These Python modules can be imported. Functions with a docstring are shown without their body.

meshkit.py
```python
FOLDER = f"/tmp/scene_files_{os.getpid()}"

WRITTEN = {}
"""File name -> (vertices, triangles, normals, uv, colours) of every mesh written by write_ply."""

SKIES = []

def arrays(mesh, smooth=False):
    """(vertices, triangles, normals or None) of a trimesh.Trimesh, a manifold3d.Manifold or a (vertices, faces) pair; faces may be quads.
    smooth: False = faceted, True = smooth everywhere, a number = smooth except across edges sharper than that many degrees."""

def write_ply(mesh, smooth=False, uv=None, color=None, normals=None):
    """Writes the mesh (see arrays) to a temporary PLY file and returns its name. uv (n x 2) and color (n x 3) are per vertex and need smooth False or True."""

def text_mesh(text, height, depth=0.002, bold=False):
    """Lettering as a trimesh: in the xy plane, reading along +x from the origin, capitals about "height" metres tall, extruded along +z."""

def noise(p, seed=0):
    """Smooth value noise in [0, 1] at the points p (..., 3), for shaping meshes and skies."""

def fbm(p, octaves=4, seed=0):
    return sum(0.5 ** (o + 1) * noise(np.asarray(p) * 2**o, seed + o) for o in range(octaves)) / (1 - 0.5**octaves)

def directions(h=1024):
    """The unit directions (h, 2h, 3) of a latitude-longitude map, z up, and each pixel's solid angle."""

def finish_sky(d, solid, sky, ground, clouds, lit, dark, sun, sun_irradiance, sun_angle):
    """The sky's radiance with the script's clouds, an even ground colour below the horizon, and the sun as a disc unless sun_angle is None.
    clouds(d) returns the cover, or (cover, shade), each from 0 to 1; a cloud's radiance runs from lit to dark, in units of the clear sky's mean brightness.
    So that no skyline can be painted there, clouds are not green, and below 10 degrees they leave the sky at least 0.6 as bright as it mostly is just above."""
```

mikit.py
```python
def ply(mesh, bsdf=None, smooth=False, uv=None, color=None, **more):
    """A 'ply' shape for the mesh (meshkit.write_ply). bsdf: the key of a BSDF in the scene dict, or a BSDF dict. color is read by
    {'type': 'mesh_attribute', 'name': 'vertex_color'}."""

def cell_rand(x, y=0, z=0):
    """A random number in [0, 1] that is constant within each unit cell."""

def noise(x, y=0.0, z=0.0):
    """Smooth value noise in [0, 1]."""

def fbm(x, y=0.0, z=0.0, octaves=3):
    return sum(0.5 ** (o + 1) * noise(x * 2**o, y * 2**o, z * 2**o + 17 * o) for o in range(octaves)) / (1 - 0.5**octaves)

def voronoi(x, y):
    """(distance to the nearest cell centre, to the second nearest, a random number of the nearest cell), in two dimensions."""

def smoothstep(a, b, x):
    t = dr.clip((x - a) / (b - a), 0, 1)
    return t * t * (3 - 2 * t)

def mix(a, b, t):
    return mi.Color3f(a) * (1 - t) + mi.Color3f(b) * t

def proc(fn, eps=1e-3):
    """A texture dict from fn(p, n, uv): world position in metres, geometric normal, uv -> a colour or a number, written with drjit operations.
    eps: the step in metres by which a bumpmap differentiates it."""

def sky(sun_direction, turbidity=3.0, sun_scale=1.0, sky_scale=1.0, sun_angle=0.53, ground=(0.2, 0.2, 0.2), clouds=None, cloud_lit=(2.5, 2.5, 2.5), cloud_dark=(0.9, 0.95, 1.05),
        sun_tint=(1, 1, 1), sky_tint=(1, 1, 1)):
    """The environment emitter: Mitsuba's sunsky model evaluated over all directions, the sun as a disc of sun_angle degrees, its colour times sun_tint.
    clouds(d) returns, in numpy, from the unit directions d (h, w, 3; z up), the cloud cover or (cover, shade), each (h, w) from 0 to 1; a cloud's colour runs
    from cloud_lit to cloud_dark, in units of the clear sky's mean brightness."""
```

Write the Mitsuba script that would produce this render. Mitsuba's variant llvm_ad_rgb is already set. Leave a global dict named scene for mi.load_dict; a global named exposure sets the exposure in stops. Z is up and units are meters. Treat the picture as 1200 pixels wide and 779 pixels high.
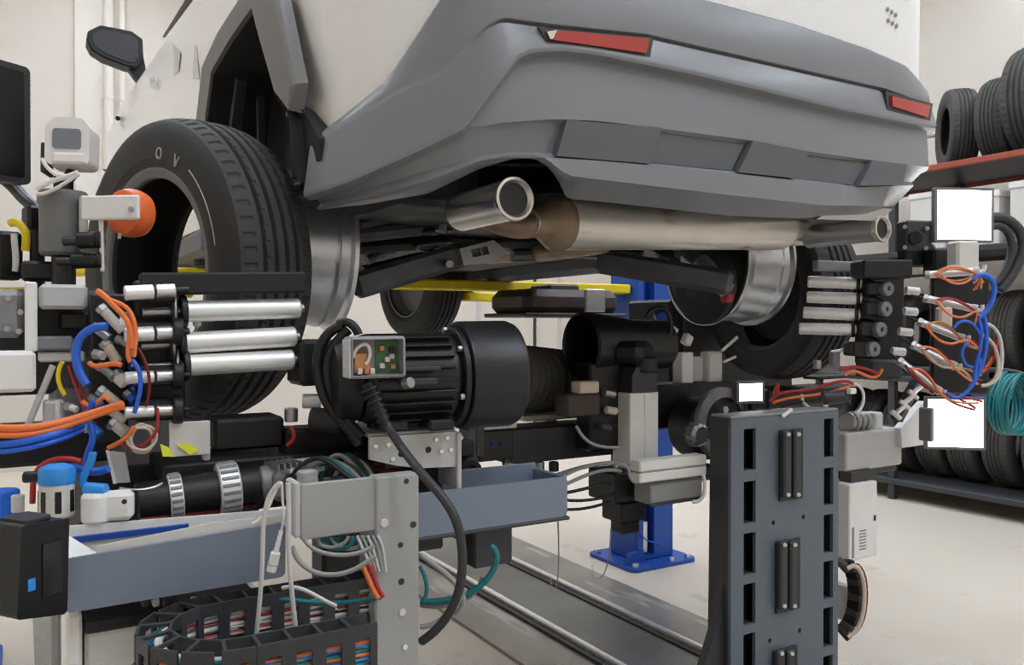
import math, random
import numpy as np, trimesh, manifold3d as m3
import mitsuba as mi, drjit as dr
import mikit, meshkit
from mikit import proc, noise, fbm, smoothstep, mix, cell_rand
from shapely.geometry import Polygon, Point, box as sbox
from shapely.ops import unary_union

random.seed(7)
rng = np.random.default_rng(7)
T4 = mi.ScalarTransform4f
scene = {'type': 'scene'}
labels = {}

# ------------------------------------------------------------------ camera, lights, exposure
CAM = np.array([-1.47, -2.35, 1.45])
YAW, FPX, HOR = math.radians(31.0), 960.0, 382.0
FWD = np.array([math.sin(YAW), math.cos(YAW), 0.0])
RGT = np.array([math.cos(YAW), -math.sin(YAW), 0.0])
PITCH = -math.atan((389.5 - HOR) / FPX)
tgt = CAM + FWD * math.cos(PITCH) + np.array([0, 0, math.sin(PITCH)])
scene['camera'] = {'type': 'perspective', 'fov': 2 * math.degrees(math.atan(600 / FPX)), 'fov_axis': 'x', 'near_clip': 0.05, 'far_clip': 100.0,
                   'to_world': T4().look_at(origin=CAM.tolist(), target=tgt.tolist(), up=[0, 0, 1])}
exposure = -0.2
LAMP = [12.9, 14.4, 16.3]          # radiance of the ceiling light panels
SCREEN = [4.0, 4.0, 4.0]           # radiance of the white inspection light panels
X0, X1, Y0, Y1, ZC = -5.2, 6.3, -6.5, 7.2, 5.4      # the room


def at(px, py, X=None, Y=None, Z=None, d=None):
    """A measured place: the point of the photograph's sight line that lies on the given plane, in metres."""
    r = FWD + RGT * (px - 600) / FPX + np.array([0, 0, 1.0]) * (HOR - py) / FPX
    t = d if d is not None else (X - CAM[0]) / r[0] if X is not None else (Y - CAM[1]) / r[1] if Y is not None else (Z - CAM[2]) / r[2]
    return CAM + r * t


def colof(P):
    P = np.asarray(P, float) - CAM
    return 600 + FPX * (P @ RGT) / (P @ FWD)


# ------------------------------------------------------------------ materials
def rgb(c):
    return {'type': 'rgb', 'value': list(c)}


def mat(name, c, rough=0.5, metal=0.0, spec=0.5, two=True, **k):
    b = {'type': 'principled', 'base_color': rgb(c) if not isinstance(c, dict) else c, 'roughness': rough, 'metallic': metal, 'specular': spec, **k}
    scene['mat_' + name] = {'type': 'twosided', 'bsdf': b} if two else b
    return 'mat_' + name


mat('body_white', (.80, .79, .775), .28, clearcoat=.6, clearcoat_gloss=.9)
mat('bumper', proc(lambda p, n, uv: mix((.178, .185, .20), (.197, .204, .22), fbm(p.x * 6, p.y * 6, p.z * 9))), .36, spec=.75)
mat('bumper_pad', (.10, .105, .116), .45)
mat('trim_grey', (.17, .168, .165), .5)
mat('black', (.007, .007, .008), .45)
mat('black_soft', (.016, .016, .017), .75)
mat('black_gloss', (.008, .008, .009), .15)
mat('charcoal', (.035, .036, .04), .45)
mat('motor', proc(lambda p, n, uv: mix((.005, .005, .0055), (.011, .011, .012), fbm(p.x * 25, p.y * 25, p.z * 25))), .38)
mat('bell', (.012, .012, .014), .36)
mat('rubber', proc(lambda p, n, uv: mix((.022, .021, .020), (.034, .032, .030), fbm(p.x * 14, p.y * 14, p.z * 14))), .62)
mat('tread', proc(lambda p, n, uv: mix((.036, .034, .032), (.055, .052, .049), fbm(p.x * 20, p.y * 20, p.z * 20))), .7)
mat('liner', (.010, .010, .010), .8)
mat('old_rubber', proc(lambda p, n, uv: mix((.035, .032, .028), (.06, .055, .048), fbm(p.x * 8, p.y * 8, p.z * 8))), .7)
mat('alu', (.80, .80, .80), .36, .9)
mat('alu_bright', (.88, .88, .87), .42, .55)
mat('rim', (.64, .65, .68), .30, .92)
mat('steel', (.42, .42, .43), .38, .9)
mat('cast', proc(lambda p, n, uv: mix((.20, .205, .21), (.34, .34, .35), fbm(p.x * 30, p.y * 30, p.z * 30))), .5, .5)
mat('chrome', (.70, .67, .62), .26, 1.0)
mat('rack_red', (.30, .055, .03), .5)
mat('muffler', proc(lambda p, n, uv: mix(mix((.60, .56, .50), (.72, .69, .64), fbm(p.x * 9, p.y * 9, p.z * 9)), (.30, .20, .12), smoothstep(.62, .85, fbm(p.x * 7 + 3, p.y * 22, p.z * 22)))), .36, .75)
mat('rust', proc(lambda p, n, uv: mix((.14, .085, .055), (.46, .34, .24), fbm(p.x * 18, p.y * 18, p.z * 18))), .5, .5)
mat('under', proc(lambda p, n, uv: mix((.012, .012, .012), (.05, .048, .045), smoothstep(.4, .8, fbm(p.x * 12, p.y * 12, p.z * 12)))), .6)
mat('suspension', proc(lambda p, n, uv: mix((.06, .065, .07), (.17, .18, .19), fbm(p.x * 14, p.y * 14, p.z * 14))), .45, .5)
mat('yellow', (.82, .63, .015), .4)
mat('hi_yellow', (.85, .85, .05), .5)
mat('blue', (.012, .07, .36), .4)
mat('deep_blue', (.008, .03, .24), .4)
mat('bright_blue', (.02, .16, .72), .4)
mat('cap_blue', (.03, .27, .72), .35)
mat('orange', (.80, .15, .035), .45)
mat('orange_tube', (.82, .20, .05), .35)
mat('blue_tube', (.025, .13, .62), .35)
mat('red', (.42, .03, .03), .45)
mat('dark_red', (.16, .012, .016), .45)
mat('red_lens', (.42, .035, .025), .12, clearcoat=1.0)
mat('teal', (.01, .17, .19), .45)
mat('white', (.78, .77, .75), .5)
mat('off_white', (.62, .60, .56), .5)
mat('beige', (.58, .50, .40), .5)
mat('grey_tray', (.18, .215, .28), .38)
mat('grey_plate', (.36, .36, .355), .45)
mat('grey_light', (.50, .50, .50), .45)
mat('grey_mid', (.26, .265, .275), .45)
mat('grey_cable', (.30, .30, .29), .5)
mat('pale_cable', (.58, .57, .55), .5)
mat('plate_dark', (.112, .135, .165), .42)
mat('plate_edge', (.035, .037, .042), .5)
mat('slot', (.014, .016, .022), .4)
mat('pcb', (.06, .16, .07), .5)
mat('copper', (.55, .25, .12), .4, .6)
mat('glass_dark', (.015, .016, .018), .08)
mat('grey_glass', (.20, .22, .25), .1)
mat('brown', (.05, .035, .028), .5)
mat('lettering', (.42, .41, .39), .6)
mat('reflection_grey', (.60, .585, .565), .4)
mat('badge', (.36, .36, .36), .4)
mat('wall', proc(lambda p, n, uv: mix((.62, .565, .50), (.66, .605, .54), fbm(p.x * 1.2, p.y * 1.2, p.z * 1.2))), .85)
mat('wall_pale', (.70, .65, .585), .8)
mat('ceiling', (.70, .68, .64), .9)
mat('floor', proc(lambda p, n, uv: mix(mix((.55, .49, .41), (.62, .555, .475), fbm(p.x * .9, p.y * .9, 0)), (.40, .35, .28), .5 * smoothstep(.74, .9, fbm(p.x * 5.5 + 9, p.y * 5.5, 3)))), .42)
mat('slab', proc(lambda p, n, uv: mix(mix((.20, .185, .165), (.34, .315, .28), fbm(p.x * 2.5, p.y * 2.5, 0, 4)), (.42, .40, .37), smoothstep(.60, .8, fbm(p.x * 14, p.y * 3.0, 5)))), .32, .2)
mat('slab_dark', proc(lambda p, n, uv: mix((.11, .105, .095), (.19, .18, .165), fbm(p.x * 3.5, p.y * 3.5, 0, 4))), .35, .2)
scene['mat_screen'] = {'type': 'diffuse', 'reflectance': rgb((.8, .8, .8))}

# ------------------------------------------------------------------ bookkeeping
used = set()


def fresh(key):
    if key not in used:
        used.add(key); return key
    i = 1
    while f'{key}_{i:03d}' in used:
        i += 1
    used.add(f'{key}_{i:03d}'); return f'{key}_{i:03d}'


def thing(name, label, cat, group=None):
    k = fresh(name)
    labels[k] = {'label': label, 'category': cat}
    if group: labels[k]['group'] = group
    return k


def shape(mesh, m, smooth=32, to=None, **more):
    d = dict(mesh) if isinstance(mesh, dict) else mikit.ply(mesh, 'mat_' + m, smooth=smooth)
    if to is not None: d['to_world'] = T4(np.asarray(to, float))
    d.update(more)
    return d


def put(parent, name, mesh, m, label=None, smooth=32, to=None, kind=None, **more):
    k = fresh(parent + '__' + name)
    scene[k] = shape(mesh, m, smooth, to, **more)
    if label or kind:
        labels[k] = {}
        if label: labels[k]['label'] = label
        if kind: labels[k]['kind'] = kind
    return k


def one(name, mesh, m, label, cat, group=None, smooth=32, to=None, **more):
    k = thing(name, label, cat, group)
    scene[k] = shape(mesh, m, smooth, to, **more)
    return k


def struct(name, mesh, m, label, cat='structure', smooth=False, parent=None):
    k = fresh(name if parent is None else parent + '__' + name)
    scene[k] = shape(mesh, m, smooth)
    if parent is None:
        labels[k] = {'label': label, 'category': cat, 'kind': 'structure'}
    elif label:
        labels[k] = {'label': label}
    return k


# ------------------------------------------------------------------ mesh helpers
def cat(*ms):
    ms = [x for m in ms for x in (m if isinstance(m, (list, tuple)) else [m])]
    return trimesh.util.concatenate(ms)


def V(*a):
    return np.array(a, float)


def unit(v):
    v = np.asarray(v, float); return v / np.linalg.norm(v)


def frame(z, up=(0, 0, 1)):
    z = unit(z)
    u = np.asarray(up, float)
    if abs(z @ unit(u)) > .97: u = V(1, 0, 0)
    x = unit(np.cross(u, z)); y = np.cross(z, x)
    return np.stack([x, y, z], 1)


def mtx(R=None, t=(0, 0, 0)):
    m = np.eye(4)
    if R is not None: m[:3, :3] = R
    m[:3, 3] = t
    return m


def rz(a):
    c, s = math.cos(a), math.sin(a); return np.array([[c, -s, 0], [s, c, 0], [0, 0, 1.0]])


def ry(a):
    c, s = math.cos(a), math.sin(a); return np.array([[c, 0, s], [0, 1.0, 0], [-s, 0, c]])


def rx(a):
    c, s = math.cos(a), math.sin(a); return np.array([[1.0, 0, 0], [0, c, -s], [0, s, c]])


def moved(mesh, R=None, t=(0, 0, 0)):
    m = mesh.copy(); m.apply_transform(mtx(R, t)); return m


def box(c, s, r=.003, R=None):
    """Box with chamfered edges, centre c, size s."""
    h = np.asarray(s, float) / 2; r = min(r, h.min() * .6)
    pts = []
    for sx in (-1, 1):
        for sy in (-1, 1):
            for sz in (-1, 1):
                g = np.array([sx, sy, sz])
                for k in range(3):
                    q = h - r; q[k] = h[k]; pts.append(g * q)
    m = trimesh.convex.convex_hull(np.array(pts))
    return moved(m, R, c)


def box2(a, b, r=.003):
    a, b = np.minimum(a, b), np.maximum(a, b)
    return box((a + b) / 2, b - a, r)


def pbox(x0, y0, x1, y1, Y, dep, r=.003):
    """Box with its rear-facing side on the plane Y, spanning the measured columns and rows."""
    a, b = at(x0, (y0 + y1) / 2, Y=Y), at(x1, (y0 + y1) / 2, Y=Y)
    t, u = at((x0 + x1) / 2, y0, Y=Y), at((x0 + x1) / 2, y1, Y=Y)
    return box2(V(a[0], Y, u[2]), V(b[0], Y + dep, t[2]), r)


def lathe(prof, a=(0, 0, 0), axis=(0, 0, 1), n=32, closed=False):
    """Revolve (radius, height) points about the axis from a."""
    p = np.asarray(prof, float)
    if not closed:
        if p[0, 0] > 1e-9: p = np.vstack([[0, p[0, 1]], p])
        if p[-1, 0] > 1e-9: p = np.vstack([p, [0, p[-1, 1]]])
    p = p.copy(); p[:, 0] = np.maximum(p[:, 0], 0)
    ang = np.arange(n) * 2 * np.pi / n
    k = len(p)
    v = np.stack([p[None, :, 0] * np.cos(ang)[:, None], p[None, :, 0] * np.sin(ang)[:, None], np.broadcast_to(p[:, 1], (n, k))], -1).reshape(-1, 3)
    f = []
    rng_ = range(k if closed else k - 1)
    for j in rng_:
        j2 = (j + 1) % k
        for i in range(n):
            i2 = (i + 1) % n
            f += [[i * k + j, i2 * k + j, i2 * k + j2], [i * k + j, i2 * k + j2, i * k + j2]]
    m = trimesh.Trimesh(v, np.array(f), process=True)
    m.update_faces(m.nondegenerate_faces())
    if m.volume < 0: m.invert()
    return moved(m, frame(axis), a)


def cyl(a, b, r, r2=None, n=24, ch=None):
    a, b = np.asarray(a, float), np.asarray(b, float)
    L = np.linalg.norm(b - a); r2 = r if r2 is None else r2
    ch = min(r, r2, L) * .12 if ch is None else ch
    if ch > 0:
        prof = [(r - ch, 0), (r, ch), (r2, L - ch), (r2 - ch, L)]
    else:
        prof = [(r, 0), (r2, L)]
    return lathe(prof, a, b - a, n)


def ring(a, b, ro, ri, n=32):
    a, b = np.asarray(a, float), np.asarray(b, float)
    L = np.linalg.norm(b - a); c = min((ro - ri) * .2, L * .2)
    return lathe([(ri, 0), (ro - c, 0), (ro, c), (ro, L - c), (ro - c, L), (ri, L)], a, b - a, n, closed=True)


def spline(pts, n=None):
    p = np.asarray(pts, float)
    if len(p) < 3: return p
    from scipy.interpolate import CubicSpline
    s = np.concatenate([[0], np.cumsum(np.linalg.norm(np.diff(p, axis=0), axis=1) ** .6 + 1e-9)])
    n = n or 9 * (len(p) - 1) + 1
    return CubicSpline(s, p)(np.linspace(0, s[-1], n))


def tube(pts, r, n=8, smooth=True, seg=None):
    p = spline(pts, seg) if smooth else np.asarray(pts, float)
    t = np.gradient(p, axis=0); t /= np.linalg.norm(t, axis=1, keepdims=True) + 1e-12
    u = frame(t[0])[:, 0]
    rings = []
    rr = np.broadcast_to(r, (len(p),))
    ang = np.arange(n) * 2 * np.pi / n
    for i in range(len(p)):
        u = u - t[i] * (u @ t[i]); u /= np.linalg.norm(u) + 1e-12
        w = np.cross(t[i], u)
        rings.append(p[i] + rr[i] * (np.cos(ang)[:, None] * u + np.sin(ang)[:, None] * w))
    v = np.vstack(rings + [p[:1], p[-1:]])
    f = []
    K = len(p)
    for i in range(K - 1):
        for j in range(n):
            j2 = (j + 1) % n
            f += [[i * n + j, i * n + j2, (i + 1) * n + j2], [i * n + j, (i + 1) * n + j2, (i + 1) * n + j]]
    for j in range(n):
        j2 = (j + 1) % n
        f += [[K * n, j2, j], [K * n + 1, (K - 1) * n + j, (K - 1) * n + j2]]
    return trimesh.Trimesh(v, np.array(f), process=False)


def prism(poly, depth, R=None, t=(0, 0, 0)):
    """Extrude a 2-D outline (shapely or points) along local z."""
    if not isinstance(poly, Polygon) and not hasattr(poly, 'geoms'): poly = Polygon(poly)
    gs = getattr(poly, 'geoms', [poly])
    return moved(cat([trimesh.creation.extrude_polygon(g, depth, engine='earcut') for g in gs if g.area > 1e-9]), R, t)


XZ = np.array([[1, 0, 0], [0, 0, -1.0], [0, 1.0, 0]])        # local (x, y, z) -> world (x, -z.., y): plate in X-Z, depth towards -Y
YZ = np.array([[0, 0, 1.0], [1.0, 0, 0], [0, 1.0, 0]])       # local x -> Y, y -> Z, depth towards +X


def grid(P, flip=False):
    P = np.asarray(P, float); n, m = P.shape[:2]
    i, j = np.meshgrid(np.arange(n - 1), np.arange(m - 1), indexing='ij')
    a, b, c, d = i * m + j, i * m + j + 1, (i + 1) * m + j + 1, (i + 1) * m + j
    f = np.concatenate([np.stack([a, b, c], -1).reshape(-1, 3), np.stack([a, c, d], -1).reshape(-1, 3)])
    return trimesh.Trimesh(P.reshape(-1, 3), f[:, ::-1] if flip else f, process=False)


def man(mesh):
    m = mesh.copy(); m.merge_vertices()
    return m3.Manifold(m3.Mesh(np.asarray(m.vertices, np.float32), np.asarray(m.faces, np.uint32)))


def unman(m):
    q = m.to_mesh(); return trimesh.Trimesh(q.vert_properties[:, :3], q.tri_verts, process=False)


def cut(a, *bs):
    m = man(a)
    for b in bs: m = m - man(b)
    return unman(m)


def rounded(poly, r):
    p = Polygon(poly) if not isinstance(poly, Polygon) else poly
    return p.buffer(-r).buffer(r, quad_segs=5)


def bolt(p, axis, r=.006, h=.005):
    return cyl(p, np.asarray(p) + unit(axis) * h, r, n=6, ch=.001)
# ------------------------------------------------------------------ the room
struct('floor', box2(V(X0, Y0, -.1), V(X1, Y1, 0), 0.001), 'floor', 'pale beige painted concrete workshop floor', 'floor')
struct('ceiling', box2(V(X0, Y0, ZC), V(X1, Y1, ZC + .1), .001), 'ceiling', 'pale workshop ceiling', 'ceiling')
struct('wall_back', box2(V(X0, Y1, 0), V(X1, Y1 + .12, ZC), .001), 'wall', 'cream wall behind the lifted car', 'wall')
struct('wall_left', box2(V(X0 - .12, Y0, 0), V(X0, Y1, ZC), .001), 'wall', 'cream wall on the left of the workshop', 'wall')
struct('wall_right', box2(V(X1, Y0, 0), V(X1 + .12, Y1, ZC), .001), 'wall', 'cream wall behind the tyre rack', 'wall')
struct('wall_rear', box2(V(X0, Y0 - .12, 0), V(X1, Y0, ZC), .001), 'wall', 'cream wall behind the camera', 'wall')
# pilaster and conduits on the back wall, upper left of the photograph
pa, pb = at(88, 60, Y=Y1), at(122, 60, Y=Y1)
struct('trim_1', box2(V(pa[0], Y1 - .05, 0), V(pb[0], Y1 - .003, ZC - .003), .008), 'wall_pale', 'cream pilaster on the back wall left of the car mirror', 'wall trim')
for k, (c, r) in enumerate(((128, .05), (144, .03))):
    p = at(c, 60, Y=Y1 - .09)
    pk = thing('conduit_pipe', ('thick', 'thin')[k] + ' cream pipe running up the back wall ' + ('beside the pilaster' if k == 0 else 'behind the car mirror stem'), 'pipe')
    put(pk, 'pipe', cyl(V(p[0], p[1], .002), V(p[0], p[1], ZC - .004), r, n=20, ch=0), 'wall_pale')
    for z in (1.0, 2.4, 3.8):
        put(pk, 'bracket', cat(ring(V(p[0], p[1], z), V(p[0], p[1], z + .03), r + .008, r - .001, 20), box(V(p[0], p[1] + .06, z + .015), V(.03, .05, .03))), 'wall_pale')
# panel joints of the wall seen under the car
for q_, c in enumerate((560, 626, 655)):
    p = at(c, 370, Y=Y1)
    struct(f'trim_{q_ + 2}', box2(V(p[0] - .018, Y1 - .03, .0), V(p[0] + .018, Y1 - .002, 2.6), .004), 'grey_light' if c != 626 else 'charcoal', {560: 'pale upright cover strip on the back wall, seen just right of the front tyre under the car', 626: 'dark upright joint of the back wall panels seen under the yellow lift arm', 655: 'pale cover strip of the back wall right of the dark joint'}[c], 'wall trim')
# track slabs let into the floor, with their rails
for side, sx in (('right', 1), ('left', -1)):
    k = thing('machine_track', {'right': 'grey floor track plate with two rails under the right side of the car', 'left': 'grey steel track plate with two rails under the wheel station nearest the camera'}[side], 'floor track')
    put(k, 'base_plate', box2(V(sx * .36, -3.0, .001), V(sx * 1.42, 3.6, .012), .003), 'slab', 'worn grey steel plate')
    put(k, 'channel', box2(V(sx * .70, -3.0, .0122), V(sx * 1.10, 3.6, .017), .001), 'slab_dark', 'darker strip between the rails')
    for xr in (.675, 1.095):
        r_ = put(k, 'rail', box2(V(sx * xr - .016, -3.0, .0175), V(sx * xr + .016, 3.6, .045), .006), 'alu', 'bright steel rail')
        put(r_, 'seal', box2(V(sx * xr - .05, -3.0, .0172), V(sx * xr - .018, 3.6, .026), .003), 'black', 'black strip beside the rail')
# ceiling lights
for i, x in enumerate((-3.2, -.8, 1.6, 3.9, 5.6)):
    for j, y in enumerate((-5.0, -3.0, .6, 3.2, 5.5)):
        if (x > 5 and y != .6) or (x < -3 and (y < 0 or y > 5)): continue
        k = thing('ceiling_light', 'long white ceiling light panel above the workshop, out of the picture', 'ceiling light', 'ceiling light panels')
        put(k, 'housing', box2(V(x - .32, y - .82, ZC - .06), V(x + .32, y + .82, ZC - .002), .01), 'white')
        q = grid(np.array([[V(x - .28, y - .78, ZC - .062), V(x + .28, y - .78, ZC - .062)], [V(x - .28, y + .78, ZC - .062), V(x + .28, y + .78, ZC - .062)]]), flip=True)
        put(k, 'diffuser', q, 'screen', smooth=False, emitter={'type': 'area', 'radiance': rgb(LAMP)})

# ------------------------------------------------------------------ tyres
def tyre_meshes(R, W, rb, nang, nx, blocks=72, slit=.22):
    """(tread, sidewalls) of a tyre about the local x axis."""
    s = R / .36
    w = W / 2
    xs = np.linspace(-.86 * w, .86 * w, nx)
    ang = np.arange(nang) * 2 * np.pi / nang
    rc = R - .016 * s * np.abs(xs / (.86 * w)) ** 3.2
    G = np.zeros((nang, nx))
    for g in (-.40, -.13, .13, .40):
        G = np.maximum(G, (np.abs(xs / w - g) < .05)[None] * .011 * s)
    ph = (ang * blocks / (2 * np.pi)) % 1
    sh = (np.abs(xs / w) > .54) & (np.abs(xs / w) < .80)
    G = np.maximum(G, (ph[:, None] < slit) * sh[None] * .0035 * s)
    ph2 = (ang * blocks / (2 * np.pi) + .5) % 1
    mid = (np.abs(np.abs(xs / w) - .32) < .045)
    G = np.maximum(G, (ph2[:, None] < slit * .8) * mid[None] * .003 * s)
    r = rc[None] - G
    top = np.stack([np.broadcast_to(xs, r.shape), r * np.cos(ang)[:, None], r * np.sin(ang)[:, None]], -1)
    top = np.concatenate([top, top[:1]], 0)
    tread = grid(top)
    pr = [(-.86 * w, R - .016 * s), (-.93 * w, R - .028 * s), (-.985 * w, R - .048 * s), (-1.0 * w, rb + .45 * (R - rb)), (-.985 * w, rb + .30 * (R - rb)), (-.97 * w, rb + .29 * (R - rb)),
          (-.93 * w, rb + .12 * (R - rb)), (-.85 * w, rb + .01), (-.80 * w, rb), (-.70 * w, rb + .004)]
    inner = [(-.74 * w, rb + .02), (-.90 * w, rb + .4 * (R - rb)), (-.88 * w, R - .06 * s), (-.75 * w, R - .032 * s), (0, R - .022 * s)]
    half = pr + inner
    prof = half + [(-x, r_) for x, r_ in half[-2::-1]]
    k = len(prof); n2 = min(nang, 120)
    a2 = np.arange(n2 + 1) * 2 * np.pi / n2
    P = np.array(prof)
    G2 = np.stack([np.broadcast_to(P[:, 0], (n2 + 1, k)), P[:, 1] * np.cos(a2)[:, None], P[:, 1] * np.sin(a2)[:, None]], -1)
    wall = grid(G2, flip=True)
    for m in (tread, wall): m.merge_vertices()
    return tread, wall


TY = {}


def tyre(key, centre, Rm, kind='main', tread_mat='tread', wall_mat='rubber', parts=True):
    spec = {'main': (.36, .212, .214, 576, 60, 64, .26), 'mid': (.36, .232, .222, 288, 40, 72, .25), 'rack': (.35, .225, .20, 200, 33, 50, .26), 'truck': (.44, .30, .26, 200, 33, 50, .26)}[kind]
    if (kind, tread_mat) not in TY:
        t, w = tyre_meshes(*spec)
        TY[kind, tread_mat] = (shape(t, tread_mat, 35), shape(w, wall_mat, 40))
    a, b = TY[kind, tread_mat]
    put(key, 'tread', a, '', to=mtx(Rm, centre)); put(key, 'sidewall', b, '', to=mtx(Rm, centre))


def rim_mesh(R=.235, w=.215, depth=.012):
    """Open wheel barrel about local x: flanges, drop centre, thickness."""
    h = w / 2
    out = [(-h, R), (-h + .010, R), (-h + .017, R - .014), (-h + .045, R - .018), (-h + .06, R - .022), (h - .062, R - .016), (h - .050, R - .011), (h - .044, R - .016), (h - .020, R - .013), (h - .012, R), (h, R)]
    inn = [(x, r - depth) for x, r in out[::-1]]
    p = np.array(out + inn)
    n = 96
    a = np.arange(n + 1) * 2 * np.pi / n
    q = np.concatenate([p, p[:1]])
    G = np.stack([np.broadcast_to(q[:, 0], (n + 1, len(q))), q[:, 1] * np.cos(a)[:, None], q[:, 1] * np.sin(a)[:, None]], -1)
    m = grid(G, flip=True); m.merge_vertices(); return m
# ------------------------------------------------------------------ the car
HUB = 1.68
car = thing('car', 'white car with grey plastic rear bumper, raised on a lift, rear tyres off', 'car')

# plan outline of the rear, from the left wheel arch round to the right
PLAN = np.array([(-.927, -.60), (-.902, -.685), (-.835, -.79), (-.745, -.875), (-.64, -.93), (-.4, -.975), (.05, -1.01), (.48, -.992), (.70, -.958), (.86, -.895), (.96, -.79), (1.0, -.64), (1.01, -.36)])
_p = spline(PLAN, 600)
_s = np.concatenate([[0], np.cumsum(np.linalg.norm(np.diff(_p, axis=0), axis=1))])
NB = 170
_ss = np.linspace(0, _s[-1], NB)
PL = np.stack([np.interp(_ss, _s, _p[:, 0]), np.interp(_ss, _s, _p[:, 1])], 1)
_t = np.gradient(PL, axis=0); _t /= np.linalg.norm(_t, axis=1, keepdims=True)
PN = np.stack([_t[:, 1], -_t[:, 0]], 1)             # outward normals


def row(pts, off=0.0, lift=0.0, keep=None):
    """One feature line of the bumper: measured heights along the plan outline, moved out by off (a number or (column, off) pairs)."""
    pts = np.asarray(pts, float)
    o = off if np.isscalar(off) else np.interp(colof(np.c_[PL, np.full(NB, 2.0)]), *np.array(off, float).T)
    kpl = int(np.argmax(colof(np.c_[PL, np.full(NB, 2.0)])))
    o = np.array(np.broadcast_to(o, (NB,)), float); o[kpl:] = o[kpl]
    q = PL + PN * o[:, None]
    z = np.zeros(NB); best = -1
    px = colof(np.c_[q, np.full(NB, 2.0)])
    kmax = int(np.argmax(px))
    d = (np.c_[q, np.full(NB, 1.45)] - CAM) @ FWD
    y = np.interp(px, pts[:, 0], pts[:, 1])
    z = 1.45 + (HOR - y) / FPX * d
    z[kmax:] = z[kmax]
    return np.c_[q, z + lift]


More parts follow.
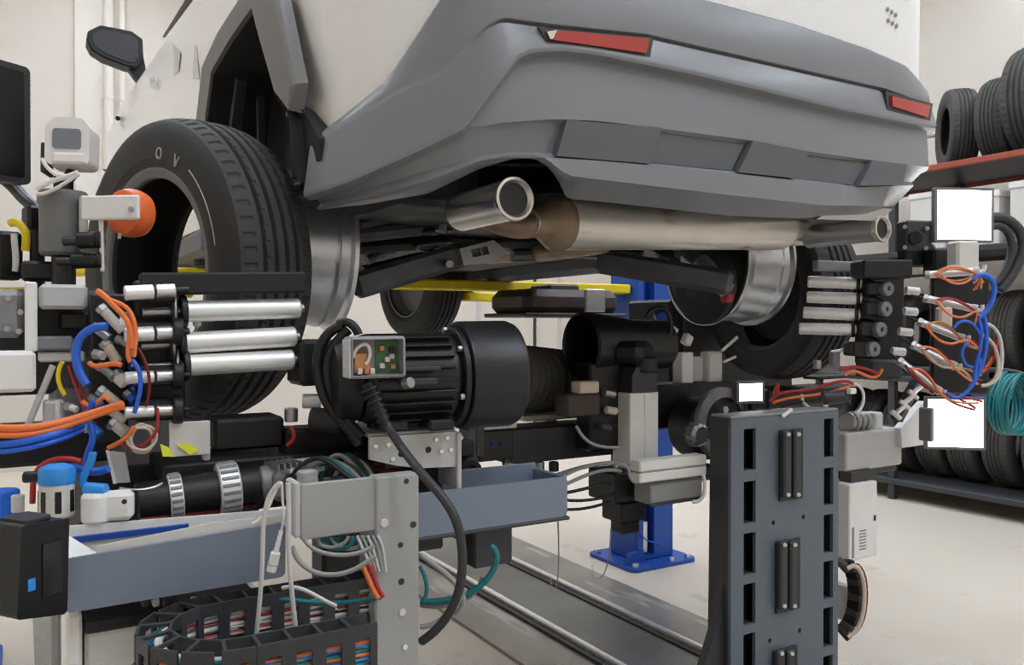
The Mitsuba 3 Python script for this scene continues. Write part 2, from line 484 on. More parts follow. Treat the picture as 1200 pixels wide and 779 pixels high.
R0 = [(340, 172), (365, 163), (400, 138), (451, 97), (475, 63), (516, 0), (540, -32), (575, -52), (640, -50), (700, -38), (822, 0), (930, 29), (1013, 57), (1060, 77), (1074, 92), (1090, 112)]
RA = [(340, 181), (365, 171), (400, 150), (470, 108), (516, 90), (545, 62), (570, 36), (590, 27), (640, 34), (757, 46), (900, 78), (1034, 108), (1092, 128)]
RB = [(340, 235), (387, 219), (415, 209), (480, 180), (545, 149), (575, 108), (608, 66), (625, 60), (660, 58), (700, 63), (808, 85), (988, 128), (1092, 149)]
RC = [(340, 238), (387, 222), (415, 212), (480, 183), (549, 151), (590, 144), (646, 140), (700, 142), (774, 151), (880, 165), (948, 178), (1063, 194), (1092, 196)]
RD = [(340, 247), (400, 234), (437, 222), (500, 203), (556, 186), (600, 181), (646, 182), (700, 185), (754, 190), (865, 201), (998, 217), (1092, 214)]
RE = [(340, 252), (400, 238), (437, 230), (500, 214), (560, 191), (600, 183), (624, 183), (640, 187), (655, 200), (668, 208), (700, 212), (862, 231), (962, 242), (1050, 243), (1092, 226)]
RF = [(340, 256), (390, 244), (423, 241), (502, 227), (560, 199), (600, 187), (624, 186), (640, 194), (653, 209), (664, 233), (700, 236), (855, 253), (930, 256), (1040, 254), (1092, 232)]
left_in = lambda a, b: [(300, a), (540, a), (600, b), (1200, b)]
right_in = lambda a, b, c: [(300, a), (540, a), (600, b), (985, b), (1050, b * .6 + c * .4), (1088, c), (1200, c)]
rows = [row(R0, -.030), row(R0, -.006, -.004), row(RA, left_in(-.002, .0), .010), row(RA, left_in(.0, -.013), .003), row(RA, left_in(.003, .004), -.004),
        row(RB, left_in(.018, .016), .006), row(RB, left_in(.016, .012), -.004), row(RB, left_in(.0, -.010), -.016),
        row(RC, left_in(-.006, -.004)), row(RC, left_in(-.008, -.020), -.010), row(RD, right_in(-.024, -.028, -.05), .004),
        row(RD, right_in(-.016, .0, -.045), -.006), row(RE, right_in(-.012, .002, -.10), .003), row(RE, right_in(-.016, -.012, -.115), -.004), row(RF, right_in(-.05, -.085, -.17)), row(RF, right_in(-.11, -.13, -.22), .012), row(RF, -.30, .03)]
bumper = put(car, 'rear_bumper', grid(np.array(rows), flip=True), 'bumper', 'grey grained plastic rear bumper', smooth=24)
# end of the bumper at the left wheel arch
endp = [r[0] for r in rows]
put(car, 'bumper_return', grid(np.array([endp, [e + V(.10, .03, 0) for e in endp]])), 'black_soft', smooth=False)


def on_bumper(px, py, out=.0):
    """Point on the rear face under a measured pixel."""
    cols = colof(np.c_[PL, np.full(NB, 2.0)]); k = int(np.argmax(cols))
    s = np.interp(px, cols[:k], np.arange(k))
    q = np.array([np.interp(s, np.arange(NB), PL[:, 0]), np.interp(s, np.arange(NB), PL[:, 1])])
    nn = np.array([np.interp(s, np.arange(NB), PN[:, 0]), np.interp(s, np.arange(NB), PN[:, 1])])
    q = q + nn * out
    d = (np.array([*q, 1.45]) - CAM) @ FWD
    return V(q[0], q[1], 1.45 + (HOR - py) / FPX * d)


def patch(corners, out, back, nu=10, nv=4, bev=.35):
    """A raised pad over the quad of pixels (top left, top right, bottom right, bottom left); rim at back, face at out."""
    c = np.asarray(corners, float)
    us = np.concatenate([[0, .0], np.linspace(0.02, .98, nu), [1, 1.0]]); vs = np.concatenate([[0, .0], np.linspace(.05, .95, nv), [1, 1.0]])
    P = np.zeros((len(vs), len(us), 3))
    for j, v in enumerate(vs):
        for i, u in enumerate(us):
            p = (c[0] * (1 - u) + c[1] * u) * (1 - v) + (c[3] * (1 - u) + c[2] * u) * v
            edge = i in (0, len(us) - 1) or j in (0, len(vs) - 1)
            P[j, i] = on_bumper(p[0], p[1], back if edge else out)
    return grid(P, flip=True)


for k, q in enumerate([[(664, 141), (775, 150), (760, 192), (652, 183)], [(882, 165), (947, 178), (930, 209), (864, 202)], [(1021, 188), (1062, 193), (1056, 217), (1006, 218)]]):
    put(car, 'bumper_pad', patch(q, .002, -.03), 'bumper_pad', ('dark raised step pad on the left of the bumper', 'dark raised step pad in the middle of the bumper', 'raised step pad at the right end of the bumper')[k], smooth=25)
for k, q in enumerate([[(776, 156), (876, 170), (862, 200), (756, 190)], [(948, 183), (1020, 192), (1004, 217), (932, 209)]]):
    put(car, 'bumper_step', patch(q, -.013, -.032), 'bumper_pad', smooth=25)
for k, (q, rec) in enumerate([([(646, 36), (755, 46), (751, 63), (640, 47)], [(629, 33), (761, 45), (757, 68), (637, 50)]), ([(1036, 113), (1080, 124), (1078, 138), (1037, 125)], [(1031, 107), (1086, 122), (1083, 142), (1033, 129)])]):
    s_ = ('left', 'right')[k]
    h = put(car, 'reflector', patch(q, .020, -.004), 'red_lens', f'red reflector set in the {s_} of the bumper', smooth=25)
    put(h, 'bezel', cut(patch(rec, .014, -.012), ) if False else patch(rec, .014, -.012), 'charcoal', smooth=25)
# bright skid end above the right tail pipe
sk4 = [at(956, 257, Y=-.93), at(984, 241, Y=-.935), at(1046, 245, Y=-.86), at(1030, 259, Y=-.85)]
put(car, 'skid_plate', cat(grid(np.array([[sk4[0], sk4[3]], [sk4[1], sk4[2]]])), grid(np.array([[sk4[0], sk4[3]], [sk4[0] + V(0, .2, .03), sk4[3] + V(0, .2, .03)]]))), 'alu', 'bright end of the skid plate over the right tail pipe', smooth=False)
for k, q in enumerate([[(636, 38), (648, 36), (643, 46), (640, 47)]]):
    put(car, 'reflector_tip', patch(q, .0225, .0), 'chrome', 'bright tip at the left end of the left reflector')
# body shell: a lofted solid with the wheel wells cut out
def skew(x, y):
    return x - .045 * max(0, y - .3)


def ring_at(inset, front=3.55):
    left = [(-.94, y) for y in np.linspace(-.50, 2.9, 12)]
    fr = [(-.90, 3.25), (-.72, 3.48), (-.3, front), (.3, front), (.74, 3.48), (.94, 3.25)]
    right = [(.985, y) for y in np.linspace(2.9, -.34, 8)]
    rear = [tuple(p) for p in spline(PLAN, 60)[::-1][1:]]
    P = np.array([(skew(*p), p[1]) for p in left + fr + right + rear])
    c = P.mean(0)
    t = np.roll(P, -1, 0) - np.roll(P, 1, 0); t /= np.linalg.norm(t, axis=1, keepdims=True)
    return P + np.stack([t[:, 1], -t[:, 0]], 1) * -inset * -1 if False else P - np.stack([-t[:, 1], t[:, 0]], 1) * inset


levels = [(1.80, .05), (1.86, .036), (2.05, .03), (2.30, .03), (2.50, .028), (2.585, .030), (2.625, .034), (2.655, .055), (2.69, .085), (3.0, .27), (3.07, .36), (3.09, .5)]
loops = [np.c_[ring_at(i), np.full(len(ring_at(i)), z)] for z, i in levels]
nl, nr = len(loops), len(loops[0])
sv = np.vstack(loops + [loops[0].mean(0)[None], loops[-1].mean(0)[None]])
sf = []
for i in range(nl - 1):
    for j in range(nr):
        a_, b_, c_, d_ = i * nr + j, i * nr + (j + 1) % nr, (i + 1) * nr + (j + 1) % nr, (i + 1) * nr + j
        sf += [[a_, b_, c_], [a_, c_, d_]]
for j in range(nr):
    sf += [[nl * nr, (j + 1) % nr, j], [nl * nr + 1, (nl - 1) * nr + j, (nl - 1) * nr + (j + 1) % nr]]
solid = trimesh.Trimesh(sv, np.array(sf), process=False)
if solid.volume < 0: solid.invert()
arch = [(.47, 1.6), (.40, 2.11), (.30, 2.235), (.05, 2.257), (-.214, 2.26), (-.275, 2.18), (-.43, 1.995), (-.547, 1.925), (-.60, 1.6)]
wells = [prism(arch, .30, YZ, (x, 0, 0)) for x in (-1.06, .82)]
fa = [(2.25, 1.6), (2.28, 1.95), (2.42, 2.17), (2.6, 2.22), (2.9, 2.20), (3.05, 2.0), (3.1, 1.6)]
wells += [prism(fa, .42, YZ, (x, 0, 0)) for x in (-1.35, .72)]
hood = prism([(2.55, 2.60), (3.2, 2.54), (3.9, 2.40), (3.9, 3.3), (1.95, 3.3)], 3.2, YZ, (-1.7, 0, 0))
tailcut = prism(Polygon(ring_at(.11)).buffer(0).intersection(sbox(-2, -2, 2, -.40)), .40, None, (0, 0, 1.6))
body = cut(solid, hood, tailcut, box2(V(.0, -1.4, 1.6), V(1.3, -.42, 2.06), .001), box2(V(-1.3, -1.4, 1.6), V(.01, -.42, 1.845), .001), *wells)
put(car, 'body', body, 'body_white', 'white painted bodywork', smooth=28)
# rear quarter panel and tailgate skin above the bumper
top0 = row(R0, -.026, -.05)
# wells lined in black
def liner(poly, x0, x1):
    p = np.array(poly); A = np.c_[np.full(len(p), x0), p]; B = np.c_[np.full(len(p), x1), p]
    side = grid(np.array([A, B]))
    v, f = trimesh.creation.triangulate_polygon(Polygon(p), engine='earcut')
    return cat(side, trimesh.Trimesh(np.c_[np.full(len(v), x1), v], f, process=False))


inner = [(y * .985, max(z, 1.775) - .012) for y, z in arch]
wl = put(car, 'wheel_well_liner', liner(inner, -.955, -.765), 'liner', 'black wheel well liner', smooth=False)
put(wl, 'rib', cat(prism([(.30, 1.72), (.335, 2.10), (.24, 2.21), (.22, 2.20), (.30, 2.08), (.265, 1.72)], .03, YZ, (-.90, 0, 0)), prism([(.21, 1.72), (.235, 2.15), (.215, 2.16), (.19, 1.72)], .02, YZ, (-.84, 0, 0))), 'charcoal', smooth=False)
for y, z in ((-.14, 2.12), (-.05, 1.98), (.08, 2.08)):
    put(wl, 'clip', cyl(V(-.775, y, z), V(-.79, y, z), .010, n=10), 'trim_grey')
put(car, 'wheel_well_liner', liner(inner, .99, .825), 'liner', smooth=False)
fi = [(y, max(z, 1.785) - .012) for y, z in fa]
put(car, 'wheel_well_liner', liner(fi, -1.10, -.95), 'liner', smooth=False)
put(car, 'wheel_well_liner', liner(fi, .9, .73), 'liner', smooth=False)
# flap below the rear edge of the arch
put(car, 'arch_flap', prism([(-.43, 1.985), (-.545, 1.93), (-.66, 1.845), (-.66, 1.80), (-.46, 1.79)], .13, YZ, (-.928, 0, 0)), 'liner', 'black flap between arch trim and bumper', smooth=False)
# wheel arch trims
ao = [(.60, 1.95), (.555, 2.146), (.455, 2.295), (.207, 2.335), (-.075, 2.338), (-.231, 2.335), (-.393, 2.266), (-.473, 2.198), (-.567, 2.035), (-.603, 1.976), (-.570, 1.926)]
ai = [(.44, 1.93), (.400, 2.112), (.300, 2.235), (.058, 2.257), (-.10, 2.26), (-.214, 2.26), (-.255, 2.205), (-.30, 2.15), (-.43, 1.995), (-.50, 1.955), (-.547, 1.925)]
def arch_trim(s, x, xin):
    A = [V(x + s * .012, *p) for p in ao]
    A2 = [V(x - s * .012, p[0] * .985 + .0, p[1] - .004) for p in ao]
    B = [V(x - s * .022, a[0] * .75 + b[0] * .25, a[1] * .75 + b[1] * .25) for a, b in zip(ao, ai)]
    C = [V(x - s * .016, *p) for p in ai]
    D = [V(xin, p[0], p[1] - .004) for p in ai]
    return grid(np.array([A, A2, B, C, D]), flip=s < 0)
put(car, 'wheel_arch_trim', arch_trim(1, -.945, -.90), 'trim_grey', 'grey plastic wheel arch trim', smooth=20)
put(car, 'wheel_arch_trim', arch_trim(-1, 1.0, .95), 'trim_grey', smooth=20)
fo = [(2.16, 1.70), (2.19, 1.98), (2.36, 2.24), (2.6, 2.30), (2.93, 2.28), (3.12, 2.02), (3.17, 1.70)]
put(car, 'wheel_arch_trim', cat(prism(Polygon(fo).difference(Polygon(fa)), .03, YZ, (-1.085, 0, 0))), 'body_white', smooth=20)
# belt trim, door glass
wt = []
for z, dx in ((2.655, .0), (2.70, .035)):
    wt.append([V(skew(-.90 + dx * .8, y), y, z) for y in np.linspace(.5, 2.3, 16)])
put(car, 'window_trim', tube([V(skew(-.905, y), y, 2.652) for y in np.linspace(.55, 1.32, 10)], np.linspace(.016, .006, 82), 6), 'black_gloss', 'black strip under the side windows')
sg = [[V(skew(-.852 + .19 * t, y), y, 2.70 + .27 * t) for y in np.linspace(.35, 1.9 - .5 * t, 8)] for t in (0, .5, 1)]
put(car, 'side_glass', grid(np.array(sg), flip=True), 'glass_dark', 'dark side window glass')
# back glass of the tailgate
bg = [[V(x * (1 - .1 * t), -.925 + .02 * (x / .7) ** 2 + .235 * t, 2.68 + .30 * t) for x in np.linspace(-.68, .74, 12)] for t in (0, .5, 1)]
put(car, 'back_glass', grid(np.array(bg), flip=False), 'glass_dark', 'dark tailgate glass')
# faint grey reflections on the side, painted as thin flat shapes
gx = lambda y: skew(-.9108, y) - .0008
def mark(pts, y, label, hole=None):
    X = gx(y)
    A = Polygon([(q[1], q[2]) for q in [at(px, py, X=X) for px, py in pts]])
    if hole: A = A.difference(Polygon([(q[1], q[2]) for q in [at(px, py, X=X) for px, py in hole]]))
    put(car, 'painted_reflection', prism(A, .0012, YZ, (X, 0, 0)), 'reflection_grey', label, smooth=False)
mark([(219, 58), (231, 54), (234, 92), (221, 96)], .75, 'faint grey upright reflection painted on the rear door')
mark([(192, 54), (204, 52), (212, 62), (210, 84), (202, 92), (200, 84), (204, 78), (204, 66), (198, 61)], 1.1, 'faint grey curved reflection painted on the rear door')
mark([(176, 92), (182, 90), (185, 95), (181, 102), (176, 101)], 1.75, 'faint grey ring reflection painted on the front door', [(178, 94), (181, 93), (182, 96), (180, 99), (178, 98)])
# small dark badge, upper right of the tailgate
for (p, q) in (((1049, 11), (1061, 19)), ((1050, 24), (1062, 32))):
    p, q = on_bumper(*p, -.026), on_bumper(*q, -.026)
    for t in (.1, .5, .9):
        put(car, 'badge', box(p * (1 - t) + q * t, V(.010, .007, .011), .002, rz(.5) @ ry(.5)), 'badge', 'small dark badge letter on the tailgate' if t == .1 else None)
# door mirror
mp = [at(x, y, Y=1.95) for x, y in ((103, 50), (104, 38), (119, 31), (155, 38), (168, 47), (169, 70), (161, 82), (148, 79), (122, 69), (108, 60))]
mpoly = rounded([(p[0], p[2]) for p in mp], .018)
sm = put(car, 'door_mirror', cat(prism(mpoly.buffer(-.006), .01, XZ, (0, 1.945, 0)), prism(mpoly, .09, XZ, (0, 2.035, 0)), prism(mpoly.buffer(-.02), .05, XZ, (0, 2.085, 0))), 'black', 'black door mirror', smooth=30)
put(sm, 'mirror_glass', prism(mpoly.buffer(-.022), .004, XZ, (0, 1.9345, 0)), 'charcoal', 'dark mirror glass')
st = [at(x, y, Y=1.99) for x, y in ((146, 76), (168, 66), (173, 92), (166, 103))]
put(sm, 'stem', prism([(p[0], p[2]) for p in st], .05, XZ, (0, 2.02, 0)), 'black')
put(car, 'marker_dot', cyl(at(139, 139, X=-1.02), at(139, 139, X=-1.035), .012, n=12), 'black', 'small black dot on the front wing')

# underbody
floorpan = [box2(V(-.90, -.40, 1.765), V(.93, 3.3, 1.80), .01), box2(V(-.885, -.415, 1.77), V(.95, -.38, 2.02), .01)]
put(car, 'floor_pan', cat(floorpan, box2(V(-.35, .2, 1.72), V(.45, 1.2, 1.77), .03), box2(V(-.10, 1.2, 1.735), V(.16, 3.0, 1.775), .02)), 'under', 'dark underbody')
put(car, 'spare_well', cat(box2(V(-.62, -.86, 1.885), V(.72, -.42, 1.94), .03), lathe([(.0, 0), (.26, .0), (.30, .03), (.31, .1)], (.08, -.62, 1.80), (0, 0, 1), 32)), 'under', smooth=30)
sills = [box2(V(x - .06, .62, 1.70), V(x + .06, 2.15, 1.80), .02) for x in (-.87, .86)]
put(car, 'sill', sills[0], 'bumper_pad'); put(car, 'sill', sills[1], 'bumper_pad')
# exhaust: box across the tail, two tips, pipes
ma, mb = at(652, 262, Y=-.66), at(918, 268, Y=-.60)
ax = unit(mb - ma); L = np.linalg.norm(mb - ma)
ex = put(car, 'muffler', lathe([(.030, -.075), (.036, -.05), (.062, -.012), (.066, 0), (.066, L - .02), (.060, L), (.034, L + .05), (.03, L + .07)], ma, ax, 40), 'muffler', 'pale steel muffler lying across the tail')
put(ex, 'rusted_end', lathe([(.033, -.072), (.040, -.050), (.067, -.012), (.0685, .004), (.0685, .012), (.066, .02)], ma, ax, 40), 'rust', 'rusted left end of the muffler')
tips = []
for k, (px, py, Y, r, ln) in enumerate(((603, 233, -.90, .043, .235), (1034, 268, -.86, .036, .26))):
    c = at(px, py, Y=Y)
    tp = put(car, 'tail_pipe', cat(ring(c, c + V(0, ln, 0), r, r - .005, 40), lathe([(r - .006, .10), (r - .006, ln)], c, (0, 1, 0), 32)), 'chrome' if k == 0 else 'steel', ('bright left tail pipe tip', 'right tail pipe tip')[k], smooth=35)
    put(tp, 'lip', lathe([(r - .009, .004), (r - .004, -.004), (r + .002, -.003), (r + .0035, .004), (r + .001, .012), (r - .006, .012)], c, (0, 1, 0), 40, closed=True), 'chrome')
    put(tp, 'bore', lathe([(r - .007, .006), (r - .009, .03), (r - .009, .095), (.001, .099)], c, (0, 1, 0), 32), 'black', 'black bore')  # inside of the tip coloured plain black
    tips.append(c)
pl = at(636, 250, Y=-.64)
put(car, 'exhaust_pipe', tube([tips[0] + V(.0, .20, 0), tips[0] + V(.03, .28, .005), tips[0] + V(.09, .30, .005), ma + ax * -.10 + V(-.02, .05, 0), ma - ax * .055], .030, 16), 'rust', 'rust tinted pipe feeding the muffler')
put(car, 'exhaust_pipe', tube([mb + ax * .03, mb + ax * .10, tips[1] + V(-.16, .28, .0), tips[1] + V(-.03, .30, 0), tips[1] + V(0, .24, 0)], .027, 14), 'muffler')
put(car, 'exhaust_pipe', tube([V(.05, -.36, 1.70), V(.06, .2, 1.71), V(.03, 1.0, 1.745), V(.02, 2.2, 1.75)], .03, 12), 'rust')
hs = [at(x, y, d=2.2) for x, y in ((672, 226), (900, 246), (885, 236), (690, 215))]
put(car, 'heat_shield', grid(np.array([[at(560, 232, d=1.95), at(650, 226, d=1.98), at(760, 236, d=2.1), at(910, 250, d=2.3)], [at(560, 222, d=2.2) + V(0, 0, .06), at(650, 222, d=2.2) + V(0, 0, .06), at(760, 230, d=2.3) + V(0, 0, .06), at(910, 244, d=2.5) + V(0, 0, .05)]])), 'under')

# rear suspension
def bar(a, b, w, h, m='suspension', name='control_arm', label=None, parent=None):
    a, b = np.asarray(a, float), np.asarray(b, float)
    R = frame(b - a)
    return put(parent or car, name, box((a + b) / 2, V(w, h, np.linalg.norm(b - a)), min(w, h) * .25, R), m, label)
la, lb = at(415, 336, Y=-.12), at(560, 293, Y=-.12)
arm = bar(la, lb, .05, .075, label='pressed steel lower arm behind the left rim')
hole = [at(x, y, Y=-.155) for x, y in ((548, 288), (572, 285), (576, 301), (552, 305))]
put(arm, 'bushing_bracket', cut(prism([(p[0], p[2]) for p in [at(x, y, Y=-.15) for x, y in ((535, 292), (575, 282), (592, 296), (578, 306), (540, 312))]], .05, XZ, (0, -.12, 0)), prism([(p[0], p[2]) for p in [at(x, y, Y=-.15) for x, y in ((548, 293), (567, 289), (570, 298), (551, 302))]], .2, XZ, (0, 0, 0))), 'steel', 'bright bracket with a square hole')
put(arm, 'bolt', cyl(at(527, 309, Y=-.20), at(527, 309, Y=-.10), .013, n=6), 'steel')
for k, (p, q, w) in enumerate((((420, 262), (520, 240), .020), ((418, 275), (545, 262), .026), ((420, 290), (520, 283), .022), ((430, 305), (515, 268), .016), ((425, 318), (500, 300), .020))):
    put(car, 'suspension_link', tube([at(*p, Y=-.02 + .05 * k), at(*q, Y=.0 + .05 * k)], w, 10, smooth=False), 'suspension' if k % 2 else 'black')
cs = at(508, 250, Y=.05)
t_ = np.linspace(0, 2 * np.pi * 4.5, 90)
put(car, 'coil_spring', tube(np.c_[cs[0] + .055 * np.cos(t_), cs[1] + .055 * np.sin(t_), 1.69 + .17 * t_ / t_[-1]], .008, 8, smooth=False), 'black', 'black coil spring')
put(car, 'suspension_bolt', cyl(at(518, 243, Y=-.06), at(520, 236, Y=-.06), .016, n=8), 'steel', 'bare steel bolt by the left spring')
put(car, 'suspension_bolt', cyl(at(516, 272, Y=-.06), at(518, 262, Y=-.06), .018, n=8), 'steel')
put(car, 'subframe', cat(box(at(690, 294, Y=.1), V(.75, .12, .05), .015), box(at(620, 290, Y=.22), V(.18, .3, .06), .02), tube([at(600, 300, Y=.05), at(680, 296, Y=.02), at(760, 300, Y=.02), at(830, 330, Y=.0)], .022, 10)), 'suspension', 'dark subframe with a crosswise tube')
put(car, 'differential', lathe([(.03, -.12), (.09, -.09), (.115, 0), (.09, .09), (.04, .16)], at(740, 287, Y=.18), (0, 1, -.1), 24), 'under')
# right trailing parts
ra = bar(at(700, 306, Y=.0), at(858, 332, X=.60), .06, .085, label='pressed steel lower arm in front of the right rim')
put(ra, 'bushing_bracket', cut(box(at(768, 305, Y=-.06), V(.16, .03, .055), .008, ry(.35)), box(at(765, 302, Y=-.06), V(.025, .2, .02), .002, ry(.35)), box(at(781, 308, Y=-.06), V(.03, .2, .022), .002, ry(.35))), 'steel', 'bright bracket with two square holes')
put(ra, 'shock_absorber', cyl(at(820, 305, X=.58), at(852, 340, X=.60), .030, n=16), 'cast')
put(ra, 'brake_disc', cyl(at(822, 333, X=.70), at(822, 333, X=.70) + V(.03, 0, 0), .15, n=48), 'under')
put(ra, 'knuckle', tube([at(806, 300, X=.60), at(826, 318, X=.61), at(850, 344, X=.63)], np.linspace(.035, .018, 19), 12), 'steel', 'bare metal knuckle')
put(ra, 'red_cap', cyl(at(848, 348, X=.63), at(848, 348, X=.63) + V(.03, 0, 0), .020, n=14), 'red', 'red cap inside the right rim')
# rims on the hubs
rm = rim_mesh(.238, .235)
lw = put(car, 'wheel_rim', moved(rm, None, (-.80, -.005, 1.674)), 'rim', 'bare silver rim on the left rear hub', smooth=30)
put(lw, 'spider', cat(lathe([(.035, -.03), (.06, -.012), (.10, -.004), (.185, -.01), (.192, .01), (.09, .012), (.03, .012)], (-.885, 0, 1.674), (1, 0, 0), 48)), 'rim')
rcn = V(.87, -.05, 1.69)
rw = put(car, 'wheel_rim', moved(rim_mesh(.238, .235), rz(-.06), rcn + V(.02, 0, 0)), 'rim', 'bare silver rim on the right rear hub', smooth=30)
put(rw, 'spider', lathe([(.035, -.02), (.10, -.004), (.185, .01), (.19, .03), (.09, .02), (.03, .02)], rcn + V(.10, 0, 0), (1, 0, 0), 48), 'under')
# front wheels
fw = put(car, 'front_wheel', moved(rim_mesh(.225, .2), None, at(481, 331, d=5.05)), 'grey_mid', 'front right wheel seen under the car')
fc = at(492, 330, d=5.05)
labels[fw] = {'label': 'front right wheel seen low under the car'}
scene[fw] = shape(moved(cat(rim_mesh(.226, .21), lathe([(.03, -.02), (.2, -.03), (.2, -.01), (.03, 0)], (0, 0, 0), (1, 0, 0), 40)), rz(.12), fc), 'grey_mid', 30)
tyre(fw, fc, rz(.12), 'rack', 'rubber', 'rubber')
fl = V(-.985, 2.68, 1.63)
fw2 = put(car, 'front_wheel', moved(cat(rim_mesh(.226, .21), lathe([(.03, -.02), (.2, -.03), (.2, -.01), (.03, 0)], (0, 0, 0), (1, 0, 0), 40)), None, fl), 'grey_mid', 'front left wheel')
tyre(fw2, fl, np.eye(3), 'rack', 'rubber', 'rubber')
# ------------------------------------------------------------------ lift under the car
def lift_column(x, y, label):
    k = thing('lift_column', label, 'lift column')
    put(k, 'base_plate', cat(prism(rounded([(x - .27, y - .22), (x + .24, y - .22), (x + .24, y + .24), (x - .27, y + .24)], .05), .022, None, (0, 0, .001)), prism([(x - .24, y - .14), (x - .09, y - .10), (x - .09, y - .08), (x - .24, y - .11)], .07, None, (0, 0, .02))), 'blue', 'blue base plate')
    put(k, 'mast', cut(box2(V(x - .15, y - .10, .02), V(x + .15, y + .16, 1.95), .01), box2(V(x - .095, y - .4, .05), V(x - .010, y + .04, 2.2))), 'blue', 'blue folded mast')
    put(k, 'carriage_rail', box2(V(x - .088, y - .04, .03), V(x - .02, y + .03, 1.90), .004), 'deep_blue')
    put(k, 'guide_strip', box2(V(x - .08, y - .07, .06), V(x - .035, y - .042, .25), .004), 'alu', 'bare metal guide strip')
    for dx, dy in ((-.22, -.18), (.05, -.19), (.19, -.18), (.19, .19), (-.22, .19)):
        put(k, 'anchor_bolt', bolt((x + dx, y + dy, .023), (0, 0, 1), .018, .022), 'alu', smooth=False)
    put(k, 'gusset', prism([(x + .152, .022), (x + .23, .022), (x + .152, .17)], .02, XZ, (0, y + .05, 0)), 'blue')
    return k


lx, ly = 1.87, 1.60
lc = lift_column(lx, ly, 'blue steel lift column on the floor behind the right wheel station')
lc2 = lift_column(-1.78, 1.75, 'blue steel lift column at the far left edge of the picture')
def lift_arm(key, label, pts, z, w=.10, h=.055):
    k = thing(key, label, 'lift arm')
    for a, b in zip(pts[:-1], pts[1:]):
        a, b = V(*a, z), V(*b, z); Rr = frame(b - a)
        put(k, 'beam', box((a + b) / 2, V(w, h, np.linalg.norm(b - a)), .008, Rr), 'yellow', 'yellow square arm')
    e = pts[-1]
    put(k, 'pad_holder', cyl(V(*e, z + h / 2), V(*e, z + h / 2 + .012), .06, n=20), 'charcoal')
    put(k, 'pad', cyl(V(*e, z + h / 2 + .0125), V(*e, max(1.699, z + h / 2 + .018)), .06, n=20), 'rubber', 'black rubber pad')
    return k
a0, a1 = V(1.712, 1.60, 0), None
lift_arm('lift_arm', 'long yellow lift arm reaching under the car from the right column', [(a0[0], a0[1]), (.55, 1.70), (-.16, 1.74)], 1.675, .13, .055)
lift_arm('lift_arm', 'shorter yellow lift arm on the right column, pointing forward under the sill', [(1.70, 1.74), (1.1, 2.1), (.80, 2.0)], 1.628)
lift_arm('lift_arm', 'upper yellow lift arm seen through the hole of the left tyre', [(-1.585, 1.62), (-1.2, 1.0), (-.84, .95)], 1.655, .09, .032)
lift_arm('lift_arm', 'lower yellow lift arm behind the black cylinders and left tyre', [(-1.585, 1.72), (-1.25, 1.25), (-.84, 1.45)], 1.59, .09, .035)
hx = thing('drain_tray', 'dark brown tray with a rolled rim hanging under the yellow lift arm', 'tray')
tray_c = at(650, 355, d=4.55)
put(hx, 'tray', cat(box(tray_c, V(.62, .40, .135), .05), box(tray_c + V(0, 0, -.07), V(.66, .44, .022), .01)), 'brown')
put(hx, 'metal_tab', box(at(697, 352, d=4.30), V(.13, .02, .12), .01), 'steel', 'bare metal tab')
put(hx, 'hanger', box(tray_c + V(.0, 0, .075), V(.2, .2, .05), .01), 'charcoal')

# ------------------------------------------------------------------ left wheel station
LT = at(224, 319, d=1.985)
LR = rz(math.radians(21)) @ ry(math.radians(-1.0))
tk = thing('tyre', 'black road tyre with white lettering, held by the rollers of the left wheel station', 'tyre')
tyre(tk, LT, LR, 'main')
# raised lettering on the outer sidewall
TS = 1
def letter_px(a, rad):
    return colof(LT + LR @ (V(-.1055, 0, 0) + V(0, math.cos(math.radians(a)), math.sin(math.radians(a))) * rad))
def letter_angle(px, rad):
    aa = np.linspace(40, 170, 261)
    return float(np.interp(px, [letter_px(a, rad) for a in aa], aa))
def side_text(txt, a0, rad, h, step):
    for i, chx in enumerate(txt):
        if chx == ' ': continue
        t = meshkit.text_mesh(chx, h, .004, bold=False)
        c = (t.bounds[0] + t.bounds[1]) / 2
        t.apply_translation(-V(c[0], h / 2, 0))
        a = math.radians(a0 + i * step * TS)
        # local: letter x along -angle, y outward, z along -x of the tyre
        up = V(0, math.cos(a), math.sin(a)); out = V(-1, 0, 0); xx = np.cross(up, out)
        R_ = np.stack([xx, up, out], 1)
        pos = V(-.1040, 0, 0) + up * rad
        tilt = rx(0.0)
        t = moved(t, R_, pos); t = moved(t, LR, LT)
        put(tk, 'letter', t, 'lettering', 'pale sidewall letter', smooth=False)
side_text('O', letter_angle(188, .282), .270, .026, 9)
side_text('V', letter_angle(209, .282), .270, .026, 9)
put(tk, 'bead_ring', moved(lathe([(.2155, -.094), (.222, -.0985), (.236, -.101), (.240, -.099), (.240, -.09), (.2155, -.086)], (0, 0, 0), (1, 0, 0), 96, closed=True), LR, LT), 'trim_grey', 'paler bead ring round the tyre opening')
BA = math.radians(letter_angle(223, .282)) + np.linspace(0, .72, 40)
put(tk, 'pale_band', moved(cat(tube(np.c_[np.full(40, -.1045), .276 * np.cos(BA), .276 * np.sin(BA)], .0025, 6, smooth=False)), LR, LT), 'lettering', 'pale line on the sidewall')

ws = thing('wheel_station', 'wheel changing station nearest the camera, with beams, bracket plate and holed post', 'machine')
YB = -.98
